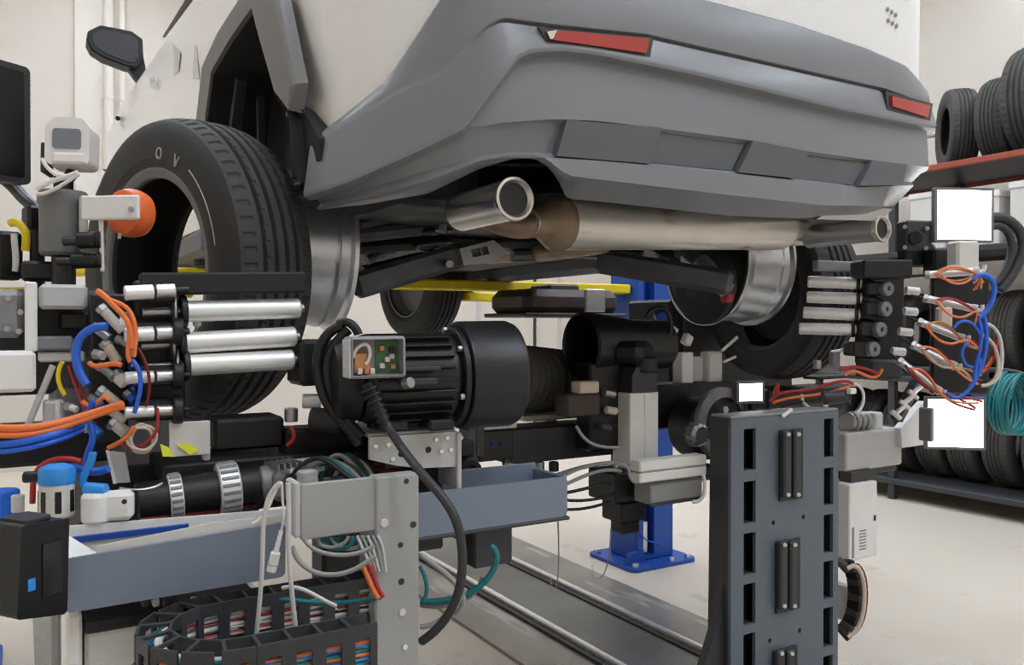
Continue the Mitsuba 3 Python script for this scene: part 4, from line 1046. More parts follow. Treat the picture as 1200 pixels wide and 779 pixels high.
put(lk, 'plate', pbox(198, 494, 246, 534, -.783, .006, .001), 'off_white', 'pale plate')
put(lk, 'sticker', prism([(q[0], q[2]) for q in [at(x, y, Y=-.786) for x, y in ((187, 520), (197, 524), (203, 535), (190, 535))]], .002, XZ, (0, -.786, 0)), 'hi_yellow', 'bright yellow sticker')
put(lk, 'sticker', prism([(q[0], q[2]) for q in [at(x, y, Y=-.786) for x, y in ((206, 521), (222, 520), (232, 528), (222, 533))]], .002, XZ, (0, -.786, 0)), 'hi_yellow', 'bright yellow sticker')
put(lk, 'stay', pbox(238, 494, 246, 540, -.776, .02, .002), 'grey_light')
cb = thing('cabinet', 'cream cabinet under the left end of the grey beam', 'cabinet')
put(cb, 'body', box2(V(at(98, 750, Y=-.93)[0], -.93, .0), V(at(160, 750, Y=-.93)[0] + .10, -.70, at(120, 729, Y=-.93)[2]), .006), 'off_white', 'cream cabinet body')
put(cb, 'corner_post', box2(V(at(76, 750, Y=-.94)[0], -.94, .0), V(at(95, 750, Y=-.94)[0], -.75, at(85, 722, Y=-.94)[2]), .004), 'white', 'white corner post')
put(cb, 'dark_rail', pbox(98, 712, 300, 728, -.94, .14, .003), 'black', 'black rail under the beam')
for i, x in enumerate((165, 178, 190, 224, 236)):
    put(cb, 'rail_clip', pbox(x, 700 + (i % 2) * 3, x + 8, 712, -.955, .02, .002), 'grey_light' if i % 2 else 'charcoal')

# ------------------------------------------------------------------ big motor
mo = thing('electric_motor', 'large black electric motor with open wiring box and smooth bell housing', 'motor')
ma_, mb_ = at(416, 444, d=1.53), at(600, 437, d=1.66)
mu = unit(mb_ - ma_); ML = np.linalg.norm(mb_ - ma_)
MX = np.stack([mu, unit(np.cross([0, 0, 1.0], mu)), np.cross(mu, unit(np.cross([0, 0, 1.0], mu)))], 1)
bodyL = ML * .58
put(mo, 'body', lathe([(.062, 0), (.080, .006), (.084, .02), (.084, bodyL - .01), (.080, bodyL)], ma_, mu, 48), 'motor', 'black motor body')
for i in range(26):
    a = i * 2 * np.pi / 26
    if 1.1 < a < 2.1: continue
    dirv = MX[:, 1] * math.cos(a) + MX[:, 2] * math.sin(a)
    c_ = ma_ + mu * bodyL * .52 + dirv * .0875
    tt = np.cross(mu, dirv)
    put(mo, 'cooling_fin', box(c_, V(bodyL * .78, .004, .014), .001, np.stack([mu, tt, dirv], 1)), 'motor', smooth=False)
put(mo, 'flange', cat(cyl(ma_ + mu * bodyL, ma_ + mu * (bodyL + .012), .098, n=48)), 'motor')
for a in np.linspace(0, 2 * np.pi, 7)[:-1] + .4:
    dv = MX[:, 1] * math.cos(a) + MX[:, 2] * math.sin(a)
    put(mo, 'flange_bolt', cyl(ma_ + mu * (bodyL - .008) + dv * .090, ma_ + mu * (bodyL + .001) + dv * .090, .006, n=6), 'steel', smooth=False)
BL = ML - bodyL - .012
put(mo, 'bell', lathe([(.090, 0), (.1045, .003), (.106, .008), (.106, BL - .018), (.101, BL - .006), (.088, BL), (.080, BL - .002)], ma_ + mu * (bodyL + .012), mu, 64), 'bell', 'smooth black bell housing')
# wiring box
wc = at(439, 418, d=1.435)
WR = MX
put(mo, 'wiring_box', cut(box(wc, V(.098, .055, .072), .004, WR), box(wc + WR[:, 1] * -.02, V(.088, .05, .062), .001, WR)), 'grey_mid', 'open grey wiring box')
pc = put(mo, 'circuit_board', box(wc + WR @ V(.022, .004, 0), V(.040, .004, .056), .0008, WR), 'pcb', 'green circuit board')
for i, (x, z) in enumerate(((.012, .015), (.030, .012), (.022, -.005), (.012, -.016), (.032, -.018), (.030, .0))):
    put(pc, 'component', box(wc + WR @ V(x, -.002, z), V(.009, .008, .009), .001, WR), ('copper', 'black', 'off_white', 'off_white', 'copper', 'grey_light')[i])
put(mo, 'lid_pane', box(wc + WR @ V(-.024, .0, -.010), V(.030, .02, .036), .002, WR), 'copper', 'copper winding end')
put(mo, 'wiring_loop', tube([wc + WR @ V(*q) for q in ((-.040, -.012, .0), (-.030, -.016, .020), (-.018, -.016, .022), (-.012, -.014, .008), (-.020, -.012, -.012))], .0032, 8), 'off_white', 'pale wire loop in the box')
for i, x in enumerate((-.030, -.018, -.008)):
    put(mo, 'terminal', box(wc + WR @ V(x, -.012, -.024), V(.008, .012, .010), .001, WR), ('off_white', 'copper', 'off_white')[i])
put(mo, 'box_side', box(wc + WR @ V(-.0500, -.002, -.002), V(.003, .052, .066), .0008, WR), 'grey_light', 'bright box side')
for i in range(7):
    p_ = at(432 + i * 3.1, 455 + i * 6.8, d=1.425)
    u_ = unit(at(453, 500, d=1.42) - at(432, 455, d=1.425))
    put(mo, 'gland_rib', ring(p_, p_ + u_ * .006, .0185 - .0012 * i, .006, 20), 'black')
put(mo, 'gland', cyl(at(430, 449, d=1.43), at(453, 500, d=1.42), .013, .009, n=18), 'black', 'ribbed black cable gland')
put(mo, 'eye_bolt', cyl(at(474, 450, d=1.44), at(482, 448, d=1.43), .010, n=14), 'steel')
put(mo, 'ridge', box(at(492, 432, d=1.475), V(.075, .02, .008), .002, MX), 'charcoal')
put(mo, 'ridge', box(at(490, 447, d=1.465), V(.070, .02, .012), .002, MX), 'charcoal')
put(mo, 'foot', cat(box(at(455, 496, d=1.52), V(.05, .10, .02), .004, MX), box(at(508, 495, d=1.55), V(.05, .10, .02), .004, MX)), 'motor')
put(mo, 'rear_cover', lathe([(.03, -.05), (.070, -.045), (.078, -.03), (.078, -.001)], ma_, mu, 40), 'black')
hose('motor_cable', [(453, 497), (464, 515), (479, 536), (497, 558), (516, 580), (532, 605), (541, 641), (538, 690), (520, 728), (494, 752)], [1.42, 1.40, 1.36, 1.33, 1.31, 1.30, 1.30, 1.31, 1.33, 1.36], .0075, 'charcoal', 'thick black cable looping down from the motor to the holed post', 'cable', n=12)
for k, (pts, lb) in enumerate((([(402, 382), (384, 392), (373, 415), (374, 445), (385, 475), (404, 498), (420, 522)], 'outer black cable loop left of the motor'), ([(408, 386), (394, 402), (384, 425), (388, 458), (402, 486), (424, 512)], 'inner black cable loop left of the motor'), ([(396, 380), (408, 378), (416, 384), (420, 392)], 'short black hose end over the left end of the motor'))):
    hose('motor_lead', pts, 1.50, .0095 if k < 2 else .008, 'black', lb, 'cable', n=10)
bkk = thing('brake_unit', 'black brake block between the left tyre and the motor', 'brake')
put(bkk, 'block', pbox(352, 398, 396, 452, -.78, .10, .008), 'black', 'black block')
put(bkk, 'plug', cyl(at(354, 470, d=1.62), at(376, 470, d=1.63), .0145, n=20), 'white', 'white plug')
put(bkk, 'strip', box(at(392, 470, d=1.57), V(.008, .006, .05), .001, ry(.4)), 'white', 'white slanting strip')
put(bkk, 'strip', box(at(404, 476, d=1.56), V(.006, .006, .045), .001, ry(.45)), 'off_white')
put(bkk, 'lower_body', cyl(at(364, 492, d=1.62), at(400, 494, d=1.62), .025, n=22), 'charcoal')
put(bkk, 'pin', cyl(at(341, 494, d=1.60), at(341, 478, d=1.60), .013, n=16), 'steel', 'bare steel pin')
put(bkk, 'red_tie', tube(px3([(340, 500), (344, 512), (336, 522)], 1.58), .004, 8), 'red')
put(bkk, 'frame', pbox(336, 500, 440, 548, -.74, .07, .006), 'black')
# ------------------------------------------------------------------ drag chain and hanging cables in front
dc = thing('drag_chain', 'black plastic cable chain full of coloured cables, curling below the grey beams', 'cable chain')
ds_, r_u = 1.0, .105
# plan path: far run going left, U-turn, near run going right
pf = at(445, 690, Y=-.98); pn = at(445, 745, Y=-1.19)
xl = at(160, 735, Y=-1.09)[0] + .127; xr = -.80
yf, yn = -.985, -1.195; rad = (yf - yn) / 2
path = [V(x, yf) for x in np.linspace(at(436, 690, Y=yf)[0], xl, 30)] + [V(xl + rad * math.cos(a), (yf + yn) / 2 + rad * math.sin(a)) for a in np.linspace(math.pi / 2, 3 * math.pi / 2, 14)[1:-1]] + [V(x, yn) for x in np.linspace(xl, at(441, 745, Y=yn)[0], 30)]
path = np.array(path)
sl = np.concatenate([[0], np.cumsum(np.linalg.norm(np.diff(path, axis=0), axis=1))])
def pathat(s):
    p = np.array([np.interp(s, sl, path[:, 0]), np.interp(s, sl, path[:, 1])])
    q = np.array([np.interp(s + .004, sl, path[:, 0]), np.interp(s + .004, sl, path[:, 1])]); q0 = np.array([np.interp(s - .004, sl, path[:, 0]), np.interp(s - .004, sl, path[:, 1])])
    t = (q - q0); t /= np.linalg.norm(t)
    return p, t
z_hi, z_lo = at(300, 694, Y=-.985)[2], at(300, 694, Y=-.985)[2] - .085
zc = lambda s: z_hi - .004
pitch = .043
nlk = int(sl[-1] / pitch)
link_o = sbox(-pitch * .52, 0, pitch * .52, .085); link_i = rounded([(-pitch * .27, .020), (pitch * .27, .020), (pitch * .27, .066), (-pitch * .27, .066)], .003)
plate = prism(link_o.difference(link_i), .004, XZ, (0, 0, 0))
lmesh = cat(plate, moved(plate, None, (0, .044, 0)), box(V(-pitch * .4, .02, .003), V(.006, .042, .006), .001), box(V(-pitch * .4, .02, .082), V(.006, .042, .006), .001))
lply = shape(lmesh, 'charcoal', False)
for i in range(nlk):
    s = (i + .5) * pitch
    p, t = pathat(s)
    n_ = V(t[1], -t[0])
    put(dc, 'link', lply, '', to=mtx(np.stack([V(t[0], t[1], 0), V(-t[1], t[0], 0), V(0, 0, 1)], 1), V(p[0] + t[1] * .02, p[1] - t[0] * .02, z_lo)))
cab_m = ['orange_tube', 'pale_cable', 'white', 'pale_cable', 'teal', 'grey_cable', 'red', 'pale_cable', 'cap_blue', 'white', 'pale_cable', 'black']
for j in range(24):
    ox, oz = .010 * ((j % 3) - 1), .018 + .0062 * (j // 3) + .003 * rng.random()
    pts = []
    for s in np.linspace(.01, sl[-1] - .01, 46):
        p, t = pathat(s); w = .0025 * math.sin(s * 14 + j * 2.1)
        pts.append(V(p[0] - t[1] * (ox + w), p[1] + t[0] * (ox + w), z_lo + oz + .003 * math.sin(s * 9 + j)))
    one('chain_cable', tube(pts, .0032, 6, smooth=False), cab_m[(j * 5 + j // 3) % 12], {'orange_tube': 'orange', 'pale_cable': 'pale grey', 'white': 'white', 'blue_tube': 'blue', 'teal': 'teal', 'grey_cable': 'grey', 'red': 'red', 'cap_blue': 'light blue', 'black': 'black'}[cab_m[(j * 5 + j // 3) % 12]] + ' cable lying in the black cable chain', 'cable', 'cables in the black cable chain', smooth=50)
# tray carrying the chain
ct = thing('chain_tray', 'dark tray under the black cable chain', 'tray')
put(ct, 'tray', cat(box2(V(xl - .12, -1.25, z_lo - .016), V(-1.03, -.945, z_lo - .006), .003)), 'plate_dark')
put(ct, 'leg', box2(V(-1.20, -1.2, .018), V(-1.16, -1.15, z_lo - .016), .003), 'plate_dark'); put(ct, 'leg', box2(V(-1.20, -.98, .018), V(-1.16, -.93, z_lo - .016), .003), 'plate_dark')

for pts, d, r, m, lb in (
    ([(328, 566), (316, 580), (309, 606), (307, 650), (304, 700), (300, 740), (297, 790)], 1.24, .0036, 'pale_cable', 'left pale cable hanging down in front of the grey beam'),
    ([(337, 566), (338, 600), (338, 640), (341, 690), (346, 740), (350, 790)], 1.24, .0038, 'pale_cable', 'right pale cable hanging down in front of the grey beam'),
    ([(342, 640), (352, 660), (372, 672), (398, 673), (420, 665), (440, 652)], 1.28, .004, 'grey_cable', 'lower grey cable drooping below the bracket plate'),
    ([(356, 632), (368, 644), (388, 650), (412, 650), (438, 640)], 1.30, .0036, 'grey_cable', 'upper grey cable drooping below the bracket plate'),
    ([(330, 690), (350, 690), (372, 700), (394, 711)], 1.26, .0034, 'pale_cable', 'short pale cable ending on the cable chain'),
    ([(300, 706), (330, 703), (370, 707), (410, 706), (446, 700)], 1.34, .0042, 'teal', 'teal cable lying over the far side of the cable chain'),
    ([(424, 662), (430, 676), (436, 690), (443, 702)], 1.32, .004, 'orange_tube', 'orange cable rising to the holed post'),
    ([(430, 660), (437, 674), (442, 688), (449, 700)], 1.325, .0036, 'red', 'red cable rising beside the orange one at the holed post'),
    ([(492, 705), (520, 704), (548, 696), (570, 680), (582, 655), (575, 640)], 1.55, .006, 'teal', 'teal hose looping right of the holed post'),
    ([(492, 709), (522, 710), (552, 698), (566, 676)], 1.56, .005, 'grey_mid', 'dark grey hose beside the teal loop right of the holed post'),
    ([(492, 650), (508, 662), (528, 678), (542, 700), (534, 722)], 1.50, .0055, 'grey_cable', 'grey cable crossing behind the thick motor cable'),
    ([(492, 735), (515, 728), (535, 708), (545, 690)], 1.48, .005, 'grey_mid', 'dark cable end low right of the holed post'),
    ([(492, 664), (500, 690), (496, 705)], 1.46, .0038, 'teal', 'thin teal wire along the right edge of the holed post')):
    hose('hanging_cable', pts, d, r, m, lb, 'cable')
for i in range(6):
    hose('teal_wire', [(372 + 5 * i, 630), (378 + 6 * i, 640 + 2 * (i % 3)), (396 + 6 * i, 640 + (i % 2) * 3), (408 + 5 * i, 629)], 1.36 + .006 * i, .003, 'teal' if i % 3 else 'grey_cable', ('teal' if i % 3 else 'grey') + ' wire in the bundle under the bracket plate', 'wire', 'teal wires under the bracket plate', n=6)
for i in range(5):
    hose('grey_wire', [(418 + 6 * i, 628), (424 + 6 * i, 642), (430 + 5 * i, 655), (436 + 4 * i, 670)], 1.37 + .006 * i, .0026, 'grey_cable' if i % 2 else 'pale_cable', ('mid grey' if i % 2 else 'pale grey') + ' wire slanting down to the holed post', 'wire', 'grey wires left of the holed post', n=6)
pk_ = thing('plug_connector', 'white plug hanging on the left of the pale cables below the bracket plate', 'connector')
a, b = at(317, 670, d=1.25), at(329, 622, d=1.25); u = unit(b - a)
put(pk_, 'body', cyl(a, a + u * .030, .0075, n=18), 'white', 'white plug body')
put(pk_, 'neck', cyl(a + u * .030, b, .0042, .003, n=14), 'white'); put(pk_, 'groove', ring(a + u * .010, a + u * .013, .0080, .006, 18), 'grey_light')
put(pk_, 'lead', tube([b, b + V(.004, .0, .02), at(332, 600, d=1.26), at(330, 566, d=1.27)], .002, 6), 'pale_cable')
hose('pale_strap', [(296, 614), (312, 598), (322, 575), (330, 566)], 1.30, .003, 'white', 'white cable tie end above the grey beam', 'cable tie')
# cable tangle on top of the bracket plate
for i in range(9):
    a0_ = rng.random(4)
    hose('tangled_cable', [(335 + 8 * i, 560), (350 + 7 * i, 548 - 8 * a0_[0]), (372 + 6 * i, 542 - 10 * a0_[1]), (396 + 5 * i, 552 - 6 * a0_[2]), (415 + 3 * i, 562)], 1.46 + .012 * i, .0045, ('black', 'teal', 'grey_cable', 'black', 'grey_mid', 'teal', 'charcoal', 'pale_cable', 'black')[i], ('black cable at the left end', 'teal cable near the left end', 'grey cable in the left half', 'second black cable from the left', 'dark grey cable in the middle', 'teal cable in the middle', 'charcoal cable in the right half', 'pale cable in the right half', 'black cable at the right end')[i] + ' of the tangle on top of the bracket plate', 'cable', 'tangled cables on top of the bracket plate', n=6)
one('dark_hose', tube(px3([(395, 566), (412, 556), (430, 552), (462, 556), (500, 556)], 1.60), .013, 12), 'dark_red', 'dark red hose behind the top of the holed post', 'hose', smooth=50)
hb = thing('white_terminal', 'white terminal box behind the bracket plate, left of the post top', 'terminal box')
put(hb, 'box', box(at(352, 545, d=1.55), V(.06, .03, .022), .004, rz(.25)), 'off_white'); put(hb, 'lug', cyl(at(340, 548, d=1.53), at(346, 540, d=1.53), .006, n=12), 'steel')

# ------------------------------------------------------------------ centre, between the stations
cbm = thing('carrier_beam', 'dark navy carrier beam running across behind the motor', 'beam')
put(cbm, 'beam', box2(at(598, 545, Y=-.22), V(at(742, 520, Y=-.22)[0], -.10, at(650, 499, Y=-.22)[2]), .005), 'slot', 'dark navy beam')
put(cbm, 'top_strip', pbox(562, 496, 606, 503, -.24, .12, .002), 'grey_light', 'grey top strip')
put(cbm, 'end_block', pbox(561, 504, 602, 540, -.24, .13, .005), 'black', 'black end block')
put(cbm, 'side_plate', pbox(558, 500, 568, 535, -.27, .05, .003), 'charcoal')
for i, x in enumerate((578, 588)):
    put(cbm, 'port', cyl(at(x, 520, Y=-.24), at(x, 520, Y=-.246), .006, n=12), 'deep_blue')
for i in range(3):
    c_ = at(615 + 17 * i, 541, Y=-.20)
    put(cbm, 'socket', cyl(c_, c_ + V(0, 0, -.03), .016, n=18), 'steel' if i < 2 else 'black')
for i, (pts, r, m) in enumerate((([(600, 545), (606, 556), (626, 563), (655, 556), (690, 546), (735, 542)], .0065, 'grey_cable'), ([(604, 545), (612, 562), (640, 566), (672, 552), (708, 543), (742, 546)], .0055, 'grey_mid'), ([(612, 546), (620, 570), (650, 584), (690, 586), (720, 578)], .0045, 'black'),
                              ([(590, 540), (600, 560), (630, 578), (676, 575), (716, 566)], .005, 'black'), ([(616, 546), (640, 590), (676, 597), (716, 588)], .0042, 'black'), ([(598, 545), (590, 552), (604, 566), (640, 574), (680, 560), (728, 552)], .0055, 'grey_cable'), ([(676, 500), (688, 516), (704, 523), (726, 524)], .0045, 'grey_cable'),
                              ([(654, 612), (652, 640), (645, 672)], .0018, 'grey_mid'), ([(716, 620), (710, 640), (694, 662)], .0022, 'grey_mid'))):
    if i > 6:
        top_, end_ = at(*pts[0], Y=-.93 if i == 7 else -.33), at(*pts[-1], Z=.0145)
        one('slung_cable', tube([top_, top_ * .55 + end_ * .45 + V(.01, 0, -.12), end_ * .9 + top_ * .1 + V(0, 0, -.05), end_], r, 6), m, ('thin cord hanging down to the floor track', 'thin cord leaning to the foot of the blue column')[i - 7], 'cable', smooth=50)
        continue
    hose('slung_cable', pts, np.linspace(2.26 - .012 * i, 2.47 - .004 * i, len(pts)) if i < 7 else np.linspace(2.15 if i == 7 else 2.44, 2.6, len(pts)), r, m, ('grey cable, topmost of the loops slung under the navy beam', 'dark grey cable slung second under the navy beam', 'black cable sagging to the black base block', 'upper black cable loop over the floor gap', 'lowest black cable loop over the floor gap', 'grey cable bending back at the navy beam end', 'grey cable drooping across the front of the navy beam', 'thin cord hanging down to the floor track', 'thin cord leaning to the foot of the blue column')[i], 'cable')
rh = thing('ribbed_duct', 'dark ribbed rubber duct behind the bell housing of the motor', 'duct')
a, b = at(592, 443, d=2.55), at(658, 446, d=2.9); u = unit(b - a); DL = np.linalg.norm(b - a)
prof = []
for i in range(9):
    s0 = DL * i / 9
    prof += [(.098, s0), (.110, s0 + DL * .03), (.110, s0 + DL * .07), (.098, s0 + DL * .10)]
put(rh, 'hose', lathe([(.085, 0)] + prof + [(.10, DL), (.08, DL), (.08, DL * .5)], a, u, 40), 'old_rubber', 'ribbed rubber hose')
put(rh, 'saddle', cat(box(at(640, 487, d=2.72), V(.22, .10, .018), .004), box(at(640, 493, d=2.72) , V(.05, .06, .04), .004)), 'off_white')
fb = thing('fan_housing', 'black fan tube with a wide dark mouth in the middle of the picture', 'fan')
a = at(681, 405, d=2.62); u = V(1.0, 0, 0)
put(fb, 'mouth', cat(lathe([(.098, .0), (.104, -.012), (.110, 0), (.108, .02), (.100, .10), (.088, .16), (.080, .30)], a, u, 48, closed=False) if False else lathe([(.092, .004), (.098, -.006), (.106, 0), (.106, .03), (.098, .11), (.086, .19), (.082, .34), (.070, .34), (.074, .19), (.086, .1), (.090, .03)], a, u, 48, closed=True)), 'motor', 'black flared tube')
put(fb, 'inner', cyl(a + u * .20, a + u * .33, .070, n=32), 'black')
c_ = at(755, 418, d=2.60)
put(fb, 'branch', cat(box(at(742, 412, d=2.62), V(.16, .10, .07), .02, rz(.6)), cyl(c_, at(755, 436, d=2.60), .042, n=28)), 'black', 'black branch body')
put(fb, 'side_box', pbox(692, 425, 727, 528, -.30, .08, .006), 'black')
put(fb, 'brown_box', pbox(665, 461, 704, 488, -.32, .07, .005), 'brown'); put(fb, 'cream_box', pbox(680, 447, 703, 461, -.34, .05, .004), 'beige', 'small cream box')
for i, (x, y) in enumerate(((714, 460), (716, 480), (709, 500))):
    put(fb, 'fitting', cyl(at(x - 6, y, Y=-.33), at(x + 6, y + 2, Y=-.33), .012, n=16), ('steel', 'beige', 'charcoal')[i])

# right station: aluminium stand
al = thing('aluminium_stand', 'white aluminium profile post with a black cap, standing on a cross profile', 'stand')
def profile(c, s, axis, m='alu_bright'):
    """Slotted profile bar."""
    main = box(c, s, .003)
    return main
pc0, pc1 = at(735, 500, Y=-.36), at(772, 500, Y=-.36)
zt_, zb_ = at(754, 460, Y=-.36)[2], at(754, 550, Y=-.36)[2]
put(al, 'post', cut(box2(V(pc0[0] + .012, -.36, zb_), V(pc1[0], -.27, zt_), .003), box2(V((pc0[0] + pc1[0]) / 2 + .004, -.40, zb_ - .1), V((pc0[0] + pc1[0]) / 2 + .008, -.357, zt_ + .1), 0.0005)), 'white', 'white upright profile')
put(al, 'cap', lathe([(.056, 0), (.054, .02), (.046, .07), (.040, .085)], at(755, 460, Y=-.315), (0, 0, 1), 4) if False else cat(prism(rounded([(-.052, 0), (.052, 0), (.048, .055), (.034, .080), (-.034, .080), (-.050, .055)], .006), .09, XZ, (at(754, 460, Y=-.36)[0] + .006, -.27, zt_))), 'charcoal', 'dark grey plastic cap')
h0, h1 = at(750, 545, Y=-.50), at(829, 545, Y=-.50)
for k, (ya, yb) in enumerate(((537, 549), (551, 562))):
    put(al, 'cross_profile', pbox(750, ya, 829, yb, -.50, .05, .004), 'white', 'white cross profile')
put(al, 'profile_groove', pbox(751, 549, 828, 551, -.495, .04, .0005), 'grey_mid')
gbx = thing('grey_box', 'plain grey box under the white cross profile', 'box')
put(gbx, 'box', pbox(763, 564, 824, 588, -.48, .08, .004), 'grey_mid'); put(gbx, 'cover_edge', pbox(763, 586, 824, 590, -.4855, .005, .001), 'charcoal')
bbx = thing('base_block', 'black base block with ports, above the foot of the blue column', 'block')
put(bbx, 'block', cat(pbox(721, 553, 764, 588, -.38, .14, .005), pbox(728, 588, 758, 612, -.36, .10, .005)), 'black')
put(bbx, 'column', box2(V(at(730, 600, Y=-.28)[0], -.30, .02), V(at(752, 600, Y=-.28)[0], -.22, at(740, 606, Y=-.28)[2]), .004) if False else pbox(730, 612, 750, 625, -.34, .06, .003), 'black'); put(bbx, 'arm', box2(at(740, 575, Y=-.24), at(842, 545, Y=-.24) + V(0, .06, 0), .004), 'black')
hose('white_loop', [(812, 588), (824, 582), (826, 565), (824, 556)], 2.40, .0055, 'pale_cable', 'pale cable loop at the right end of the grey box', 'cable')
hose('pale_lead', [(722, 548), (724, 544), (734, 546), (738, 556), (746, 566)], 2.36, .005, 'grey_cable', 'short grey cable bend at the foot of the white post', 'cable')
hose('thin_lead', [(750, 622), (760, 634), (768, 636), (776, 640)], [((1.488 + 2.35) / (.857 - (x - 600) / 960 * .515)) for x in (750, 760, 768, 776)], .004, 'bright_blue', 'thin light blue lead lying on the blue column', 'wire')
cp = thing('coupling_disc', 'grey half ring coupling with a ribbed cap beside the slotted column', 'coupling')
c_ = at(850, 496, Y=-.30)
put(cp, 'ring', ring(c_, c_ + V(0, .03, 0), .125, .09, 48), 'cast', 'grey ring')
put(cp, 'plate', cyl(c_ + V(0, .008, 0), c_ + V(0, .022, 0), .092, n=40), 'black')
q = at(823, 510, Y=-.40)
put(cp, 'cap', cyl(q, q + V(0, .05, 0), .038, n=14, ch=.01), 'steel', 'ribbed grey cap')
for i in range(10):
    a = i * .628
    put(cp, 'cap_rib', box(q + V(.038 * math.cos(a), .025, .038 * math.sin(a)), V(.005, .04, .005), .001), 'cast')
put(cp, 'nut', bolt(at(848, 480, Y=-.31), (0, -1, 0), .014, .012), 'alu', smooth=False)
put(cp, 'back_drum', cyl(c_ + V(-.02, .03, -.02), c_ + V(-.02, .16, -.02), .11, n=36), 'black')
sm_ = thing('servo_mount', 'white servo bracket with twin pillars in front of the right rim', 'bracket')
put(sm_, 'pillar', pbox(799, 413, 813, 449, -.10, .05, .003), 'white', 'white left pillar')
put(sm_, 'pillar_side', pbox(813, 418, 824, 447, -.08, .04, .003), 'grey_light')
put(sm_, 'pillar', pbox(830, 412, 848, 449, -.08, .05, .008), 'off_white', 'off-white right pillar')
put(sm_, 'connector', cat(box(at(805, 398, Y=-.08), V(.035, .03, .04), .004, ry(.5)), box(at(790, 386, Y=-.07), V(.03, .02, .016), .003, ry(.6))), 'white', 'white connector head')
put(sm_, 'yellow_tab', box(at(784, 386, Y=-.085), V(.018, .01, .022), .003, ry(.5)), 'yellow')
put(sm_, 'blue_plug', cyl(at(776, 372, Y=-.08), at(772, 368, Y=-.05), .022, n=18), 'blue')
put(sm_, 'rod', cyl(at(846, 411, Y=-.09), at(864, 395, Y=-.07), .006, n=12), 'white'); put(sm_, 'rod', cyl(at(848, 424, Y=-.09), at(862, 418, Y=-.07), .005, n=12), 'white')
put(sm_, 'base', cat(pbox(770, 449, 860, 500, -.12, .12, .006)), 'black', 'black base')
hose('black_lead', [(758, 372), (766, 362), (778, 362), (786, 376), (784, 392)], 2.6, .007, 'black', 'black cable loop over the white connector head', 'cable')
sb_ = thing('dark_backing_box', 'big black box added as a dark backing behind the white servo bracket and the right tyre', 'dark backing')  # invented box that keeps the background between fan and tyre dark
put(sb_, 'body', pbox(786, 352, 930, 470, .38, .30, .012), 'black'); put(sb_, 'leg', box2(V(1.60, .46, .002), V(1.72, .60, at(850, 468, Y=.38)[2]), .004), 'black'); put(sb_, 'shelf', box2(V(1.2, .44, at(850, 470, Y=.38)[2] - .06), V(1.72, .60, at(850, 470, Y=.38)[2] - .001), .004), 'black'); put(sb_, 'cover_plate', pbox(800, 372, 850, 440, .375, .004, .001), 'charcoal')
ldp = thing('inspection_light', 'small white light panel behind the top of the slotted column', 'light')
def light_panel(key, x0, y0, x1, y1, d, tilt, arm=None):
    c = at((x0 + x1) / 2, (y0 + y1) / 2, d=d)
    w, h = (x1 - x0) / FPX * d / math.cos(tilt - YAW if False else 0), (y1 - y0) / FPX * d
    R_ = rz(-tilt)
    put(key, 'frame', moved(prism(rounded([(-w / 2, -h / 2), (w / 2, -h / 2), (w / 2, h / 2), (-w / 2, h / 2)], .006), .02, XZ, (0, .02, 0)), R_, c), 'trim_grey', 'grey frame')
    g_ = grid(moved(grid(np.array([[V(-w / 2 + .009, -.0008, -h / 2 + .009), V(w / 2 - .009, -.0008, -h / 2 + .009)], [V(-w / 2 + .009, -.0008, h / 2 - .009), V(w / 2 - .009, -.0008, h / 2 - .009)]])), R_, c).vertices.reshape(2, 2, 3))
    put(key, 'panel', g_, 'screen', 'lit white panel', smooth=False, emitter={'type': 'area', 'radiance': rgb(SCREEN)})
    return c, R_
light_panel(ldp, 862, 446, 898, 473, 2.85, math.radians(18))
put(ldp, 'stem', cyl(at(880, 470, d=2.88), at(880, 500, d=2.88), .01, n=12), 'black')

# ------------------------------------------------------------------ right wheel station
rs = thing('slotted_column', 'dark grey steel column plate with two rows of slots and three handles', 'column')
YP = -.60
P2 = lambda x, y: (lambda q: (q[0], q[2]))(at(x, y, Y=YP))
xa_, xb_ = at(857, 600, Y=YP)[0], at(983, 600, Y=YP)[0]
ztop = at(920, 486, Y=YP)[2]
outl = [(xa_, .07), (xb_, .07), (xb_, ztop), (xa_, ztop)]
holes = []
def slot_rect(x0, y0, x1, y1):
    a, b = P2(x0, y0), P2(x1, y1)
    return sbox(a[0], b[1], b[0], a[1])
for y0_, y1_ in ((503, 550), (565, 612), (626, 672), (686, 731), (745, 792)):
    holes.append(slot_rect(872, y0_, 886, y1_))
for y0_, y1_ in ((491, 535), (549, 591), (604, 647), (659, 701), (714, 757), (771, 813)):
    holes.append(slot_rect(966, y0_, 977, y1_))
for (x, y) in ((907, 613), (942, 606), (903, 752), (938, 740)):
    holes.append(Point(*P2(x, y)).buffer(.008))
put(rs, 'face_plate', prism(Polygon(outl).difference(unary_union(holes)), .012, XZ, (0, YP + .012, 0)), 'plate_dark', 'dark grey plate with slots', smooth=False)
put(rs, 'slot_backing', box2(V(xa_ + .006, YP + .05, .03), V(xb_ - .006, YP + .06, ztop - .004), .001), 'slot', 'dark backing of the slots')
for h_ in holes[:11]:
    x0_, y0_, x1_, y1_ = h_.bounds
    put(rs, 'slot_wall', cat(box2(V(x0_ - .004, YP + .012, y0_), V(x0_, YP + .049, y1_), .0005), box2(V(x0_, YP + .012, y0_ - .004), V(x1_, YP + .049, y0_), .0005)), 'plate_edge')
put(rs, 'side_plate', prism([(YP + .002, .07), (YP + .10, .07), (YP + .085, ztop), (YP + .002, ztop)], .012, YZ, (xa_, 0, 0)), 'plate_edge', 'dark side plate')
put(rs, 'side_plate', prism([(YP + .013, .07), (YP + .10, .07), (YP + .085, ztop), (YP + .013, ztop)], .012, YZ, (xb_ - .012, 0, 0)), 'plate_edge')
